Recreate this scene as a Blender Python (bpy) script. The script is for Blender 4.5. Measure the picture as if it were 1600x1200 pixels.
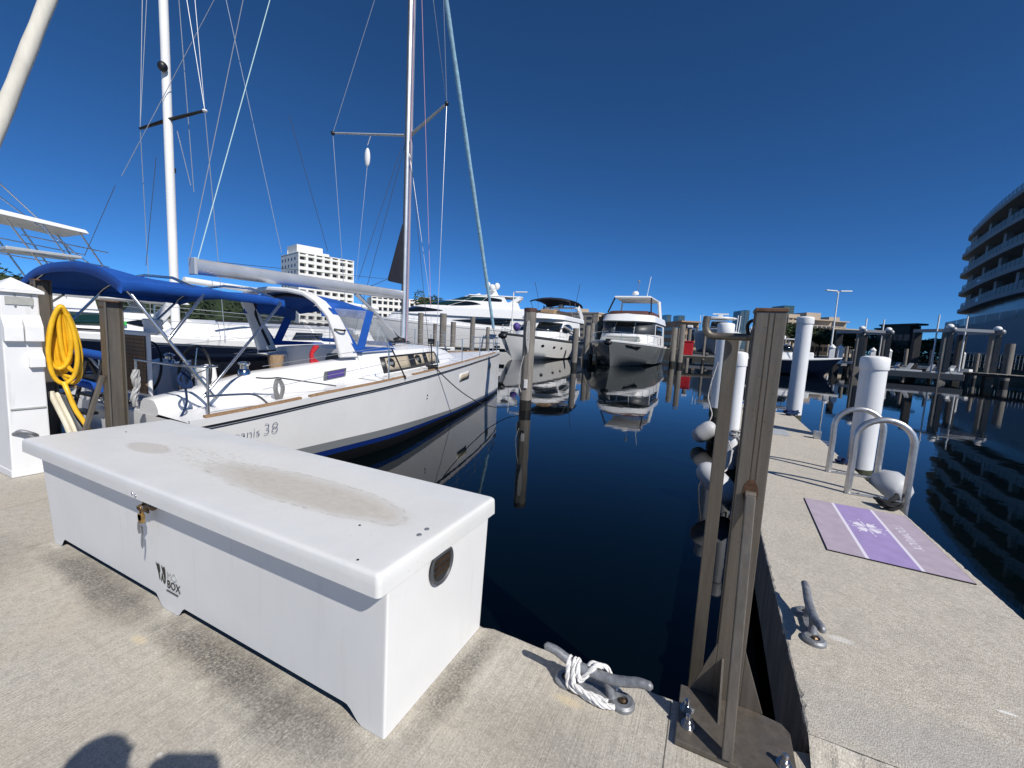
import bpy, bmesh, math, random
from mathutils import Vector, Matrix
random.seed(7)
for _o in list(bpy.data.objects):
    bpy.data.objects.remove(_o, do_unlink=True)
SC = bpy.context.scene
COL = SC.collection
R_ = math.radians

# ---------------------------------------------------------------- camera
# axes: +Y runs out along the finger pier, -X along the main dock, z = 0 dock top
EX = Vector((0.898, 0.095, -0.430)); FPX = 654.63
_v1 = Vector((-565 - 800, 455 - 600, FPX)).normalized()
_v2 = Vector((1120 - 800, 543 - 600, FPX)).normalized()
EX = -_v1
EY = (_v2 - EX * EX.dot(_v2)).normalized()
EZ = EX.cross(EY)
EYE = Vector((0, 0, 1.5))
cam_d = bpy.data.cameras.new('camera')
cam = bpy.data.objects.new('camera', cam_d); COL.objects.link(cam)
cam_d.sensor_width = 36.0
cam_d.lens = 36.0 * FPX / 1600.0
cam_d.clip_start = 0.02; cam_d.clip_end = 6000
_r = Vector((EX.x, EY.x, EZ.x)); _u = -Vector((EX.y, EY.y, EZ.y)); _b = -Vector((EX.z, EY.z, EZ.z))
cam.matrix_world = Matrix(((_r.x, _u.x, _b.x, EYE.x), (_r.y, _u.y, _b.y, EYE.y), (_r.z, _u.z, _b.z, EYE.z), (0, 0, 0, 1)))
SC.camera = cam

# ---------------------------------------------------------------- light
_c = Vector((298 - 800, 1188 - 600, FPX))              # the camera's own shadow lies here
SUN_DIR = -Vector((EX.dot(_c), EY.dot(_c), EZ.dot(_c))).normalized()      # towards the sun
wd = bpy.data.worlds.new('World'); SC.world = wd; wd.use_nodes = True
nt = wd.node_tree; nt.nodes.clear()
sky = nt.nodes.new('ShaderNodeTexSky'); sky.sky_type = 'NISHITA'; sky.sun_disc = False
sky.sun_elevation = math.asin(SUN_DIR.z)
sky.sun_rotation = math.atan2(SUN_DIR.x, SUN_DIR.y)
sky.altitude = 6000; sky.air_density = 1.0; sky.dust_density = 0.0; sky.ozone_density = 10.0
bg = nt.nodes.new('ShaderNodeBackground'); bg.inputs['Strength'].default_value = 0.105
wo = nt.nodes.new('ShaderNodeOutputWorld')
tint = nt.nodes.new('ShaderNodeMix'); tint.data_type = 'RGBA'; tint.blend_type = 'MULTIPLY'; tint.inputs[0].default_value = 1.0
tint.inputs[7].default_value = (0.54, 0.89, 0.98, 1)
nt.links.new(sky.outputs[0], tint.inputs[6]); nt.links.new(tint.outputs[2], bg.inputs[0]); nt.links.new(bg.outputs[0], wo.inputs[0])
sl = bpy.data.lights.new('sun', 'SUN'); sl.energy = 4.5; sl.angle = R_(0.53); sl.color = (1.0, 0.955, 0.89)
so = bpy.data.objects.new('sun', sl); COL.objects.link(so)
so.rotation_euler = SUN_DIR.to_track_quat('Z', 'Y').to_euler(); so.location = (30, -15, 40)
vs = SC.view_settings
vs.view_transform = 'Standard'; vs.look = 'None'; vs.exposure = 0.12; vs.gamma = 1.0; vs.use_curve_mapping = False

# ---------------------------------------------------------------- helpers
def ray(px, py):
    c = Vector((px - 800, py - 600, FPX))
    return Vector((EX.dot(c), EY.dot(c), EZ.dot(c)))
def PZ(px, py, z): r = ray(px, py); return EYE + r * ((z - EYE.z) / r.z)
def PX(px, py, x): r = ray(px, py); return EYE + r * (x / r.x)
def PY(px, py, y): r = ray(px, py); return EYE + r * (y / r.y)
def PD(px, py, g):
    r = ray(px, py); return EYE + r * (math.hypot(g[0], g[1]) / math.hypot(r.x, r.y))
def V(*a): return Vector(a)
def lerp(a, b, t): return a + (b - a) * t
def tab(x, T):
    if x <= T[0][0]: return T[0][1]
    for (a, va), (b, vb) in zip(T, T[1:]):
        if x <= b: return va + (vb - va) * (x - a) / (b - a)
    return T[-1][1]
def smooth_tab(x, T):
    e = .25
    return (tab(x - e, T) + 2 * tab(x, T) + tab(x + e, T)) / 4
def spline(pts, n=8, closed=False):
    P = [Vector(p) for p in pts]; out = []; N = len(P)
    for i in range(N if closed else N - 1):
        p0 = P[(i - 1) % N] if closed or i > 0 else P[0] * 2 - P[1]
        p1 = P[i]; p2 = P[(i + 1) % N]
        p3 = P[(i + 2) % N] if closed or i + 2 < N else P[-1] * 2 - P[-2]
        for k in range(n):
            t = k / n
            out.append(0.5 * ((2 * p1) + (p2 - p0) * t + (2 * p0 - 5 * p1 + 4 * p2 - p3) * t * t + (3 * p1 - p0 - 3 * p2 + p3) * t ** 3))
    if not closed: out.append(P[-1])
    return out
def sag(a, b, d, n=10):
    a, b = Vector(a), Vector(b)
    return [a.lerp(b, i / n) - Vector((0, 0, d * 4 * (i / n) * (1 - i / n))) for i in range(n + 1)]

INV = {}
class MB:
    def __init__(s): s.v = []; s.f = []; s.m = []
    def add(s, vs_, fs, m=0):
        o = len(s.v); s.v += [Vector(p) for p in vs_]
        for f in fs: s.f.append([i + o for i in f]); s.m.append(m)
        return s
    def box(s, x0, x1, y0, y1, z0, z1, m=0):
        return s.add([(x0, y0, z0), (x1, y0, z0), (x1, y1, z0), (x0, y1, z0), (x0, y0, z1), (x1, y0, z1), (x1, y1, z1), (x0, y1, z1)],
                     [(0, 3, 2, 1), (4, 5, 6, 7), (0, 1, 5, 4), (1, 2, 6, 5), (2, 3, 7, 6), (3, 0, 4, 7)], m)
    def hexa(s, p, m=0):
        return s.add(p, [(0, 3, 2, 1), (4, 5, 6, 7), (0, 1, 5, 4), (1, 2, 6, 5), (2, 3, 7, 6), (3, 0, 4, 7)], m)
    def beam(s, a, b, w, h, up=(0, 0, 1), m=0):
        a, b = Vector(a), Vector(b); d = (b - a).normalized(); up = Vector(up)
        if abs(d.dot(up)) > .98: up = Vector((0, 1, 0))
        x = d.cross(up).normalized(); y = x.cross(d)
        x *= w / 2; y *= h / 2
        return s.hexa([a - x - y, a + x - y, b + x - y, b - x - y, a - x + y, a + x + y, b + x + y, b - x + y], m)
    def prism(s, poly, off, m=0):
        off = Vector(off); P = [Vector(p) for p in poly]; n = len(P)
        return s.add(P + [p + off for p in P], [tuple(range(n))[::-1], tuple(range(n, 2 * n))] + [(i, (i + 1) % n, n + (i + 1) % n, n + i) for i in range(n)], m)
    def tube(s, pts, r, n=8, closed=False, caps=True, m=0, flat=1.0):
        P = [Vector(p) for p in pts]; N = len(P)
        rad = r if isinstance(r, (list, tuple)) else [r] * N
        rings = []; prev = None
        for i in range(N):
            if closed: d = P[(i + 1) % N] - P[i - 1]
            else: d = P[min(i + 1, N - 1)] - P[max(i - 1, 0)]
            if d.length < 1e-9: d = Vector((0, 0, 1))
            d.normalize()
            if prev is None:
                up = Vector((0, 0, 1)) if abs(d.z) < .9 else Vector((0, 1, 0))
                x = d.cross(up).normalized()
            else:
                x = prev - d * prev.dot(d)
                x = x.normalized() if x.length > 1e-6 else d.orthogonal().normalized()
            prev = x; y = d.cross(x)
            rings.append([P[i] + (x * math.cos(2 * math.pi * k / n) + y * math.sin(2 * math.pi * k / n) * flat) * rad[i] for k in range(n)])
        return s.loft(rings, closed_ring=True, caps=caps and not closed, wrap=closed, m=m)
    def loft(s, rings, closed_ring=False, caps=False, wrap=False, m=0):
        n = len(rings[0]); N = len(rings); vs_ = [p for r in rings for p in r]; fs = []
        for i in range(N if wrap else N - 1):
            j = (i + 1) % N
            for k in range(n if closed_ring else n - 1):
                l = (k + 1) % n
                fs.append((i * n + k, i * n + l, j * n + l, j * n + k))
        if caps: fs += [tuple(range(n))[::-1], tuple(range((N - 1) * n, N * n))]
        return s.add(vs_, fs, m)
    def lathe(s, prof, c, n=20, mat=None, m=0):
        c = Vector(c); rings = []
        for r, z in prof:
            ring = []
            for k in range(n):
                p = Vector((r * math.cos(2 * math.pi * k / n), r * math.sin(2 * math.pi * k / n), z))
                if mat: p = mat @ p
                ring.append(c + p)
            rings.append(ring)
        return s.loft(rings, closed_ring=True, caps=True, m=m)
    def ball(s, c, r, n=12, h=8, m=0):
        if not isinstance(r, (tuple, list)): r = (r, r, r)
        c = Vector(c); rings = []
        for j in range(h + 1):
            a = -math.pi / 2 + math.pi * (j / h) * .998 + .003
            rings.append([c + Vector((r[0] * math.cos(a) * math.cos(2 * math.pi * k / n), r[1] * math.cos(a) * math.sin(2 * math.pi * k / n), r[2] * math.sin(a))) for k in range(n)])
        return s.loft(rings, closed_ring=True, caps=True, m=m)
    def build(s, name, mats, parent=None, smooth=None, bevel=0, seg=2, solid=0, sub=0):
        me = bpy.data.meshes.new(name)
        iv = INV.get(parent.name) if parent else None
        vv = [iv @ p for p in s.v] if iv else s.v
        me.from_pydata([tuple(p) for p in vv], [], s.f)
        if not isinstance(mats, (list, tuple)): mats = [mats]
        for mt in mats: me.materials.append(mt)
        if len(mats) > 1: me.polygons.foreach_set('material_index', s.m)
        bm = bmesh.new(); bm.from_mesh(me)
        bmesh.ops.recalc_face_normals(bm, faces=bm.faces); bm.to_mesh(me); bm.free()
        if smooth is not None:
            me.polygons.foreach_set('use_smooth', [True] * len(me.polygons))
            me.set_sharp_from_angle(angle=R_(smooth))
        me.update()
        o = bpy.data.objects.new(name, me); COL.objects.link(o)
        if parent:
            o.parent = parent
            if iv: INV[o.name] = iv
        if solid:
            md = o.modifiers.new('thickness', 'SOLIDIFY'); md.thickness = solid; md.offset = 0
        if bevel:
            md = o.modifiers.new('bevel', 'BEVEL'); md.width = bevel; md.segments = seg; md.limit_method = 'ANGLE'; md.angle_limit = R_(40)
        if sub:
            md = o.modifiers.new('sub', 'SUBSURF'); md.levels = sub; md.render_levels = sub
        return o
def tag(o, label, cat, group=None):
    o['label'] = label; o['category'] = cat
    if group: o['group'] = group
    return o
def thing(name, label, cat, loc=(0, 0, 0), rz=0.0, group=None, local=False):
    o = bpy.data.objects.new(name, None); COL.objects.link(o)
    o.location = loc; o.rotation_euler = (0, 0, rz); o.empty_display_size = .2
    INV[o.name] = Matrix.Identity(4) if local else (Matrix.Translation(Vector(loc)) @ Matrix.Rotation(rz, 4, 'Z')).inverted()
    return tag(o, label, cat, group)
def struct(o, kind='structure'): o['kind'] = kind; return o
def copytree(o, parent=None):
    c = o.copy(); COL.objects.link(c); c.parent = parent
    for ch in list(o.children): copytree(ch, c)
    return c
def rope3(b, pts, r, turns=9.0, n=6):
    """three laid strands wound round a path; turns per metre x 10"""
    P = spline(pts, 14); L = [0.0]
    for a, c in zip(P, P[1:]): L.append(L[-1] + (c - a).length)
    prev = None; fr = []
    for i in range(len(P)):
        d = (P[min(i + 1, len(P) - 1)] - P[max(i - 1, 0)]).normalized()
        x = d.orthogonal().normalized() if prev is None else (prev - d * prev.dot(d)).normalized()
        prev = x; fr.append((x, d.cross(x)))
    for k in range(3):
        b.tube([P[i] + (fr[i][0] * math.cos(L[i] / r / 1.7 + k * 2.0944) + fr[i][1] * math.sin(L[i] / r / 1.7 + k * 2.0944)) * r * .55 for i in range(len(P))], r * .56, n)
    return b
def text_mesh(name, body, size, origin, xdir, ydir, material, parent=None, shear=0, spacing=1.0, depth=.0008, lift=.0015, thin=0.0):
    cu = bpy.data.curves.new(name, 'FONT'); cu.body = body; cu.size = size; cu.shear = shear; cu.space_character = spacing
    cu.extrude = depth; cu.resolution_u = 3; cu.offset = thin
    ob = bpy.data.objects.new(name + '_c', cu); COL.objects.link(ob)
    dg = bpy.context.evaluated_depsgraph_get(); dg.update()
    me = bpy.data.meshes.new_from_object(ob.evaluated_get(dg))
    bpy.data.objects.remove(ob, do_unlink=True); bpy.data.curves.remove(cu)
    X = Vector(xdir).normalized(); Yv = Vector(ydir).normalized(); Z = X.cross(Yv)
    iv = INV.get(parent.name) if parent else None
    for v in me.vertices:
        p = Vector(origin) + X * v.co.x + Yv * v.co.y + Z * (v.co.z + lift)
        v.co = iv @ p if iv else p
    me.materials.clear(); me.materials.append(material); me.name = name
    o = bpy.data.objects.new(name, me); COL.objects.link(o)
    if parent: o.parent = parent
    return o

# ---------------------------------------------------------------- materials
def mk(name, col, rough=.5, metal=0.0, var=.0, vscale=6.0, bump=0.0, bscale=40.0, coat=0.0, alpha=1.0, col2=None, stretch=None, detail=4, spec=None, world=False):
    m = bpy.data.materials.new(name); m.use_nodes = True
    nt = m.node_tree; b = nt.nodes['Principled BSDF']
    b.inputs['Base Color'].default_value = (*col, 1); b.inputs['Roughness'].default_value = rough; b.inputs['Metallic'].default_value = metal
    if coat: b.inputs['Coat Weight'].default_value = coat; b.inputs['Coat Roughness'].default_value = .08
    if alpha < 1: b.inputs['Alpha'].default_value = alpha
    if spec is not None: b.inputs['Specular IOR Level'].default_value = spec
    if var or bump or col2:
        if world:
            g = nt.nodes.new('ShaderNodeNewGeometry'); src = g.outputs['Position']
        else:
            g = nt.nodes.new('ShaderNodeTexCoord'); src = g.outputs['Object']
        if stretch:
            mp = nt.nodes.new('ShaderNodeMapping'); mp.inputs['Scale'].default_value = stretch
            nt.links.new(src, mp.inputs[0]); src = mp.outputs[0]
        if var or col2:
            n = nt.nodes.new('ShaderNodeTexNoise'); n.inputs['Scale'].default_value = vscale; n.inputs['Detail'].default_value = detail; n.inputs['Roughness'].default_value = .62
            nt.links.new(src, n.inputs['Vector'])
            r = nt.nodes.new('ShaderNodeValToRGB')
            r.color_ramp.elements[0].position = .32; r.color_ramp.elements[1].position = .68
            c2 = col2 if col2 else tuple(min(1, c * (1 + var)) for c in col)
            c1 = col if col2 else tuple(c * (1 - var) for c in col)
            r.color_ramp.elements[0].color = (*c1, 1); r.color_ramp.elements[1].color = (*c2, 1)
            nt.links.new(n.outputs['Fac'], r.inputs[0]); nt.links.new(r.outputs[0], b.inputs['Base Color'])
            if not alpha < 1:
                mr = nt.nodes.new('ShaderNodeMapRange'); mr.inputs['To Min'].default_value = max(.02, rough - .1); mr.inputs['To Max'].default_value = min(1, rough + .1)
                nt.links.new(n.outputs['Fac'], mr.inputs[0]); nt.links.new(mr.outputs[0], b.inputs['Roughness'])
        if bump:
            n2 = nt.nodes.new('ShaderNodeTexNoise'); n2.inputs['Scale'].default_value = bscale; n2.inputs['Detail'].default_value = 5
            nt.links.new(src, n2.inputs['Vector'])
            bp = nt.nodes.new('ShaderNodeBump'); bp.inputs['Strength'].default_value = 1.0; bp.inputs['Distance'].default_value = bump
            nt.links.new(n2.outputs['Fac'], bp.inputs['Height']); nt.links.new(bp.outputs[0], b.inputs['Normal'])
    return m
class NT:
    """tiny node-graph helper"""
    def __init__(s, name):
        s.m = bpy.data.materials.new(name); s.m.use_nodes = True; s.t = s.m.node_tree; s.b = s.t.nodes['Principled BSDF']
    def n(s, typ, ins=None, **kw):
        x = s.t.nodes.new(typ)
        for k, v in kw.items(): setattr(x, k, v)
        for k, v in (ins or {}).items():
            if isinstance(v, bpy.types.NodeSocket): s.t.links.new(v, x.inputs[k])
            else: x.inputs[k].default_value = v
        return x
    def link(s, a, b): s.t.links.new(a, b)
    def pos(s): return s.n('ShaderNodeNewGeometry').outputs['Position']
    def mapv(s, src, scale=(1, 1, 1), loc=(0, 0, 0), rot=(0, 0, 0)):
        return s.n('ShaderNodeMapping', {'Vector': src, 'Scale': scale, 'Location': loc, 'Rotation': rot}).outputs[0]
    def noise(s, src, scale, detail=4, rough=.6): return s.n('ShaderNodeTexNoise', {'Vector': src, 'Scale': scale, 'Detail': detail, 'Roughness': rough}).outputs['Fac']
    def ramp(s, fac, stops):
        r = s.n('ShaderNodeValToRGB', {'Fac': fac}); e = r.color_ramp.elements
        while len(e) < len(stops): e.new(.5)
        for i, (p, c) in enumerate(stops):
            e[i].position = p; e[i].color = (*c, 1) if not isinstance(c, float) else (c, c, c, 1)
        return r.outputs[0]
    def math(s, op, a, b=0.0, clamp=False):
        return s.n('ShaderNodeMath', {0: a, 1: b}, operation=op, use_clamp=clamp).outputs[0]
    def mix(s, fac, a, b, mode='MIX'):
        x = s.n('ShaderNodeMix', data_type='RGBA', blend_type=mode)
        for k, v in ((0, fac), (6, a), (7, b)):
            if isinstance(v, bpy.types.NodeSocket): s.t.links.new(v, x.inputs[k])
            elif k == 0: x.inputs[k].default_value = v
            else: x.inputs[k].default_value = (*v, 1)
        return x.outputs[2]
    def bump(s, h, dist, nrm=None):
        x = s.n('ShaderNodeBump', {'Strength': 1.0, 'Distance': dist, 'Height': h})
        if nrm: s.link(nrm, x.inputs['Normal'])
        return x.outputs[0]
    def set(s, k, v):
        if isinstance(v, bpy.types.NodeSocket): s.link(v, s.b.inputs[k])
        else: s.b.inputs[k].default_value = v
    def ellipse(s, p, cx, cy, rx, ry, wob=None, wamp=.2, soft=.15, rot=0):
        """1 inside an ellipse in plan, with a wobbling soft edge"""
        q = s.mapv(p, (1, 1, 0), (-cx, -cy, 0))
        q = s.mapv(q, (1 / rx, 1 / ry, 0), (0, 0, 0))
        l = s.n('ShaderNodeVectorMath', {0: q}, operation='LENGTH').outputs['Value']
        if wob is not None: l = s.math('ADD', l, s.math('MULTIPLY', s.math('SUBTRACT', wob, .5), wamp * 2))
        return s.n('ShaderNodeMapRange', {0: l, 1: 1 + soft, 2: 1 - soft, 3: 0.0, 4: 1.0}).outputs[0]
# --- dock concrete, broomed across its width
def mat_dock():
    g = NT('concrete_broomed'); p = g.pos()
    fine = g.noise(p, 120, 3, .75); mid = g.noise(p, 26, 5, .65); big = g.noise(p, 1.5, 5, .6)
    line = g.noise(g.mapv(p, (95, 1.6, 1)), 1.0, 4, .65)
    warm = g.noise(g.mapv(p, (1, 1, 1), (9, 4, 0)), 2.2, 3, .55)
    c = g.ramp(fine, [(.3, (.25, .23, .195)), (.5, (.485, .45, .385)), (.72, (.72, .68, .60))])
    c = g.mix(.33, c, g.ramp(line, [(.3, (.31, .285, .24)), (.7, (.62, .585, .515))]))
    c = g.mix(g.math('MULTIPLY', g.ramp(warm, [(.45, 0.0), (.72, 1.0)]), .28), c, (.53, .435, .315))
    c = g.mix(g.math('MULTIPLY', g.ramp(mid, [(.35, 1.0), (.55, 0.0)]), .34), c, (.235, .215, .185))
    c = g.mix(g.math('MULTIPLY', g.ramp(big, [(.34, 1.0), (.5, 0.0)]), .2), c, (.27, .25, .215))
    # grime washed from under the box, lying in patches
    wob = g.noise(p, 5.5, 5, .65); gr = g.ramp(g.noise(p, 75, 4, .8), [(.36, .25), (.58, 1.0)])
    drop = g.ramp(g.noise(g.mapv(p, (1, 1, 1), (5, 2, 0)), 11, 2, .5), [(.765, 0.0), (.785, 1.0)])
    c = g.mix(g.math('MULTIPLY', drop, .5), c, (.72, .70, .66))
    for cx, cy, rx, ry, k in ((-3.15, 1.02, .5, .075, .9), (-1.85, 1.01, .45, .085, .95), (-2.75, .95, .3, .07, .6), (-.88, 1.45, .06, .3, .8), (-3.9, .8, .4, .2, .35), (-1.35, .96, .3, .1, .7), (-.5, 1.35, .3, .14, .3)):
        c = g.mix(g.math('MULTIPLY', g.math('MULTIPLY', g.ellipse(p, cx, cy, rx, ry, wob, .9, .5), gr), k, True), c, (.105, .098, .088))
    for cx, cy, rx, ry in ((-.42, 1.57, .06, .022), (-2.3, .9, .05, .02)):
        c = g.mix(g.math('MULTIPLY', g.ellipse(p, cx, cy, rx, ry, wob, .5, .4), .6), c, (.62, .52, .34))
    g.set('Base Color', c); g.set('Roughness', .88); g.set('Specular IOR Level', .25)
    h = g.math('ADD', g.math('MULTIPLY', line, .8), g.math('MULTIPLY', fine, .55))
    g.set('Normal', g.bump(h, .0042)); return g.m
def mat_pier():
    g = NT('concrete_aggregate'); p = g.pos()
    vor = g.n('ShaderNodeTexVoronoi', {'Vector': p, 'Scale': 150.0}); peb = g.n('ShaderNodeSeparateColor', {0: vor.outputs['Color']}).outputs[0]
    fine = g.noise(p, 150, 3, .75); big = g.noise(p, 1.1, 4, .6); mid = g.noise(p, 9, 5, .62)
    c = g.ramp(peb, [(.0, (.33, .295, .24)), (.3, (.46, .42, .35)), (.65, (.56, .515, .435)), (1.0, (.70, .655, .565))])
    c = g.mix(.35, c, g.ramp(fine, [(.3, (.30, .27, .22)), (.7, (.62, .58, .50))]))
    c = g.mix(g.math('MULTIPLY', g.ramp(big, [(.36, 1.0), (.55, 0.0)]), .2), c, (.36, .34, .305))
    c = g.mix(g.math('MULTIPLY', g.ramp(mid, [(.38, 1.0), (.5, 0.0)]), .16), c, (.25, .23, .20))
    wob = g.noise(p, 22, 4, .6)
    c = g.mix(g.math('MULTIPLY', g.ellipse(p, .70, 2.52, .05, .022, wob, .6, .35), .6), c, (.70, .69, .66))
    c = g.mix(g.math('MULTIPLY', g.ellipse(p, 1.22, 2.33, .03, .008, wob, .4, .3), .9), c, (.8, .79, .75))
    c = g.mix(g.math('MULTIPLY', g.ellipse(p, 1.0, 1.95, .55, .16, wob, .8, .5), .4), c, (.34, .34, .33))
    g.set('Base Color', c); g.set('Roughness', .9); g.set('Specular IOR Level', .25)
    d = g.math('ADD', g.math('MULTIPLY', vor.outputs['Distance'], -1.0), g.math('MULTIPLY', fine, .4))
    g.set('Normal', g.bump(d, .002)); return g.m
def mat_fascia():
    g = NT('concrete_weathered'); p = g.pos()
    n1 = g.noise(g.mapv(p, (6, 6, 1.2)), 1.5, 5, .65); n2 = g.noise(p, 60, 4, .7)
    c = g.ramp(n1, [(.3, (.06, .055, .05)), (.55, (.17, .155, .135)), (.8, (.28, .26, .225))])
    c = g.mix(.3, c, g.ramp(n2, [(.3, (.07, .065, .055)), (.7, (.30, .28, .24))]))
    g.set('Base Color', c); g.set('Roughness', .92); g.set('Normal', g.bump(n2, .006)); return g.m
def mat_lid():
    g = NT('gelcoat_lid'); p = g.pos()
    w1 = g.noise(p, 4.2, 6, .66); w2 = g.noise(g.mapv(p, (1, 1.8, 1), (3, 3, 0)), 24, 6, .7)
    c = g.ramp(g.noise(p, 3, 4), [(.3, (.655, .66, .645)), (.7, (.72, .72, .705))])
    dust = g.math('MULTIPLY', g.ramp(w2, [(.3, 0.0), (.7, 1.0)]), .5)
    halo = g.ellipse(p, -2.15, 1.40, 1.22, .285, w1, .32, .3)
    c = g.mix(g.math('MULTIPLY', halo, g.math('ADD', .22, g.math('MULTIPLY', dust, .55))), c, (.60, .58, .53))
    pud = g.ellipse(p, -1.86, 1.385, .72, .155, w1, .3, .13)
    w3 = g.noise(g.mapv(p, (1, 2.2, 1), (7, 1, 0)), 5.5, 5, .7)
    inner = g.ellipse(p, -1.78, 1.375, .55, .105, w3, .5, .25)
    pud = g.math('MULTIPLY', pud, g.math('ADD', .42, g.math('MULTIPLY', g.math('ADD', w3, inner), .42)), True)
    c = g.mix(g.math('MULTIPLY', pud, .8), c, g.ramp(w2, [(.3, (.42, .385, .325)), (.7, (.535, .495, .43))]))
    # dried silt line round the puddle
    e1 = g.ellipse(p, -1.86, 1.385, .735, .161, w1, .3, .025); e2 = g.ellipse(p, -1.86, 1.385, .715, .154, w1, .3, .025)
    edge = g.math('MULTIPLY', g.math('SUBTRACT', e1, e2, True), g.ramp(w2, [(.44, 0.0), (.58, 1.0)]))
    c = g.mix(g.math('MULTIPLY', edge, .55), c, (.27, .245, .205))
    p2 = g.ellipse(p, -3.17, 1.34, .2, .075, w1, .28, .12)
    c = g.mix(g.math('MULTIPLY', p2, .55), c, (.47, .42, .37))
    cr = g.math('MULTIPLY', g.ellipse(p, -2.62, 1.42, .5, .13, w1, .5, .4), g.ramp(g.noise(g.mapv(p, (1, 2.6, 1)), 21, 5, .7), [(.53, 0.0), (.6, 1.0)]))
    c = g.mix(g.math('MULTIPLY', cr, .42), c, (.40, .37, .32))
    spk = g.ramp(g.noise(p, 90, 2, .5), [(.735, 0.0), (.76, 1.0)])
    c = g.mix(g.math('MULTIPLY', spk, .5), c, (.25, .23, .2))
    g.set('Base Color', c)
    g.set('Roughness', g.math('ADD', .42, g.math('MULTIPLY', halo, .35))); g.set('Normal', g.bump(g.noise(p, 14, 3), .0012)); return g.m
def mat_gel(name, col=(.74, .75, .75), streak=.22, rough=.3):
    g = NT(name); p = g.pos()
    n = g.noise(p, 2.6, 5, .6); s_ = g.noise(g.mapv(p, (14, 14, 1.3)), 1.0, 5, .65); k = g.noise(p, 70, 3, .6)
    c = g.ramp(n, [(.3, tuple(x * .94 for x in col)), (.7, col)])
    c = g.mix(g.math('MULTIPLY', g.ramp(s_, [(.58, 0.0), (.75, 1.0)]), streak), c, (.45, .44, .41))
    c = g.mix(g.math('MULTIPLY', g.ramp(k, [(.70, 0.0), (.75, 1.0)]), streak * .8), c, (.4, .39, .36))
    g.set('Base Color', c); g.set('Roughness', g.math('ADD', rough - .06, g.math('MULTIPLY', n, .14))); g.set('Normal', g.bump(g.noise(p, 5, 2), .0015)); return g.m
def mat_steel():
    g = NT('stained_stainless'); p = g.pos()
    s_ = g.noise(g.mapv(p, (26, 26, 1.6)), 1.0, 5, .7); n = g.noise(p, 16, 5, .65); sp = g.noise(p, 85, 3, .6)
    c = g.ramp(s_, [(.2, (.12, .102, .083)), (.5, (.175, .154, .127)), (.82, (.24, .215, .182))])
    c = g.mix(g.math('MULTIPLY', g.ramp(n, [(.5, 0.0), (.75, 1.0)]), .35), c, (.21, .155, .10))
    c = g.mix(g.math('MULTIPLY', g.ramp(sp, [(.64, 0.0), (.72, 1.0)]), .55), c, (.07, .05, .038))
    g.set('Base Color', c); g.set('Metallic', .62); g.set('Roughness', g.math('ADD', .38, g.math('MULTIPLY', n, .3))); g.set('Normal', g.bump(sp, .0006)); return g.m
def mat_wood(name, a, b, c3, sc=1.0):
    g = NT(name); p = g.pos()
    s_ = g.noise(g.mapv(p, (22 * sc, 22 * sc, .9 * sc)), 1.0, 6, .7); n = g.noise(p, 1.7 * sc, 4, .6)
    c = g.ramp(s_, [(.3, a), (.52, b), (.75, c3)])
    c = g.mix(g.math('MULTIPLY', g.ramp(n, [(.4, 0.0), (.65, 1.0)]), .35), c, a)
    g.set('Base Color', c); g.set('Roughness', .85); g.set('Normal', g.bump(s_, .012 / sc)); return g.m
def mat_water():
    g = NT('harbour_water'); p = g.pos()
    a = g.noise(g.mapv(p, (1.0, .8, 1)), .9, 2, .5); b_ = g.noise(g.mapv(p, (1.1, .9, 1), (3, 7, 0)), 3.6, 2, .5)
    big = g.noise(p, .16, 2, .5)
    h = g.math('ADD', g.math('MULTIPLY', a, 1.0), g.math('MULTIPLY', b_, .22))
    h = g.math('MULTIPLY', h, g.math('ADD', .45, big))
    g.set('Base Color', (.0006, .0022, .003, 1)); g.set('Roughness', .025); g.set('IOR', 1.333)
    g.set('Normal', g.bump(h, .0036)); return g.m
def mat_rope(name, col, scale=70):
    g = NT(name); tc = g.n('ShaderNodeTexCoord').outputs['Object']
    w = g.n('ShaderNodeTexWave', {'Vector': g.mapv(tc, (1, 1, 1), rot=(.6, .5, .3)), 'Scale': scale, 'Distortion': 1.5}).outputs['Fac']
    n = g.noise(tc, 30, 4)
    c = g.ramp(w, [(.1, tuple(x * .42 for x in col)), (.6, col)])
    c = g.mix(.25, c, g.ramp(n, [(.3, tuple(x * .55 for x in col)), (.7, col)]))
    g.set('Base Color', c); g.set('Roughness', .85); g.set('Normal', g.bump(w, .004)); return g.m
def mat_facade(name, col, band=.4): return mk(name, col, .8, var=.09, vscale=.35)

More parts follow.
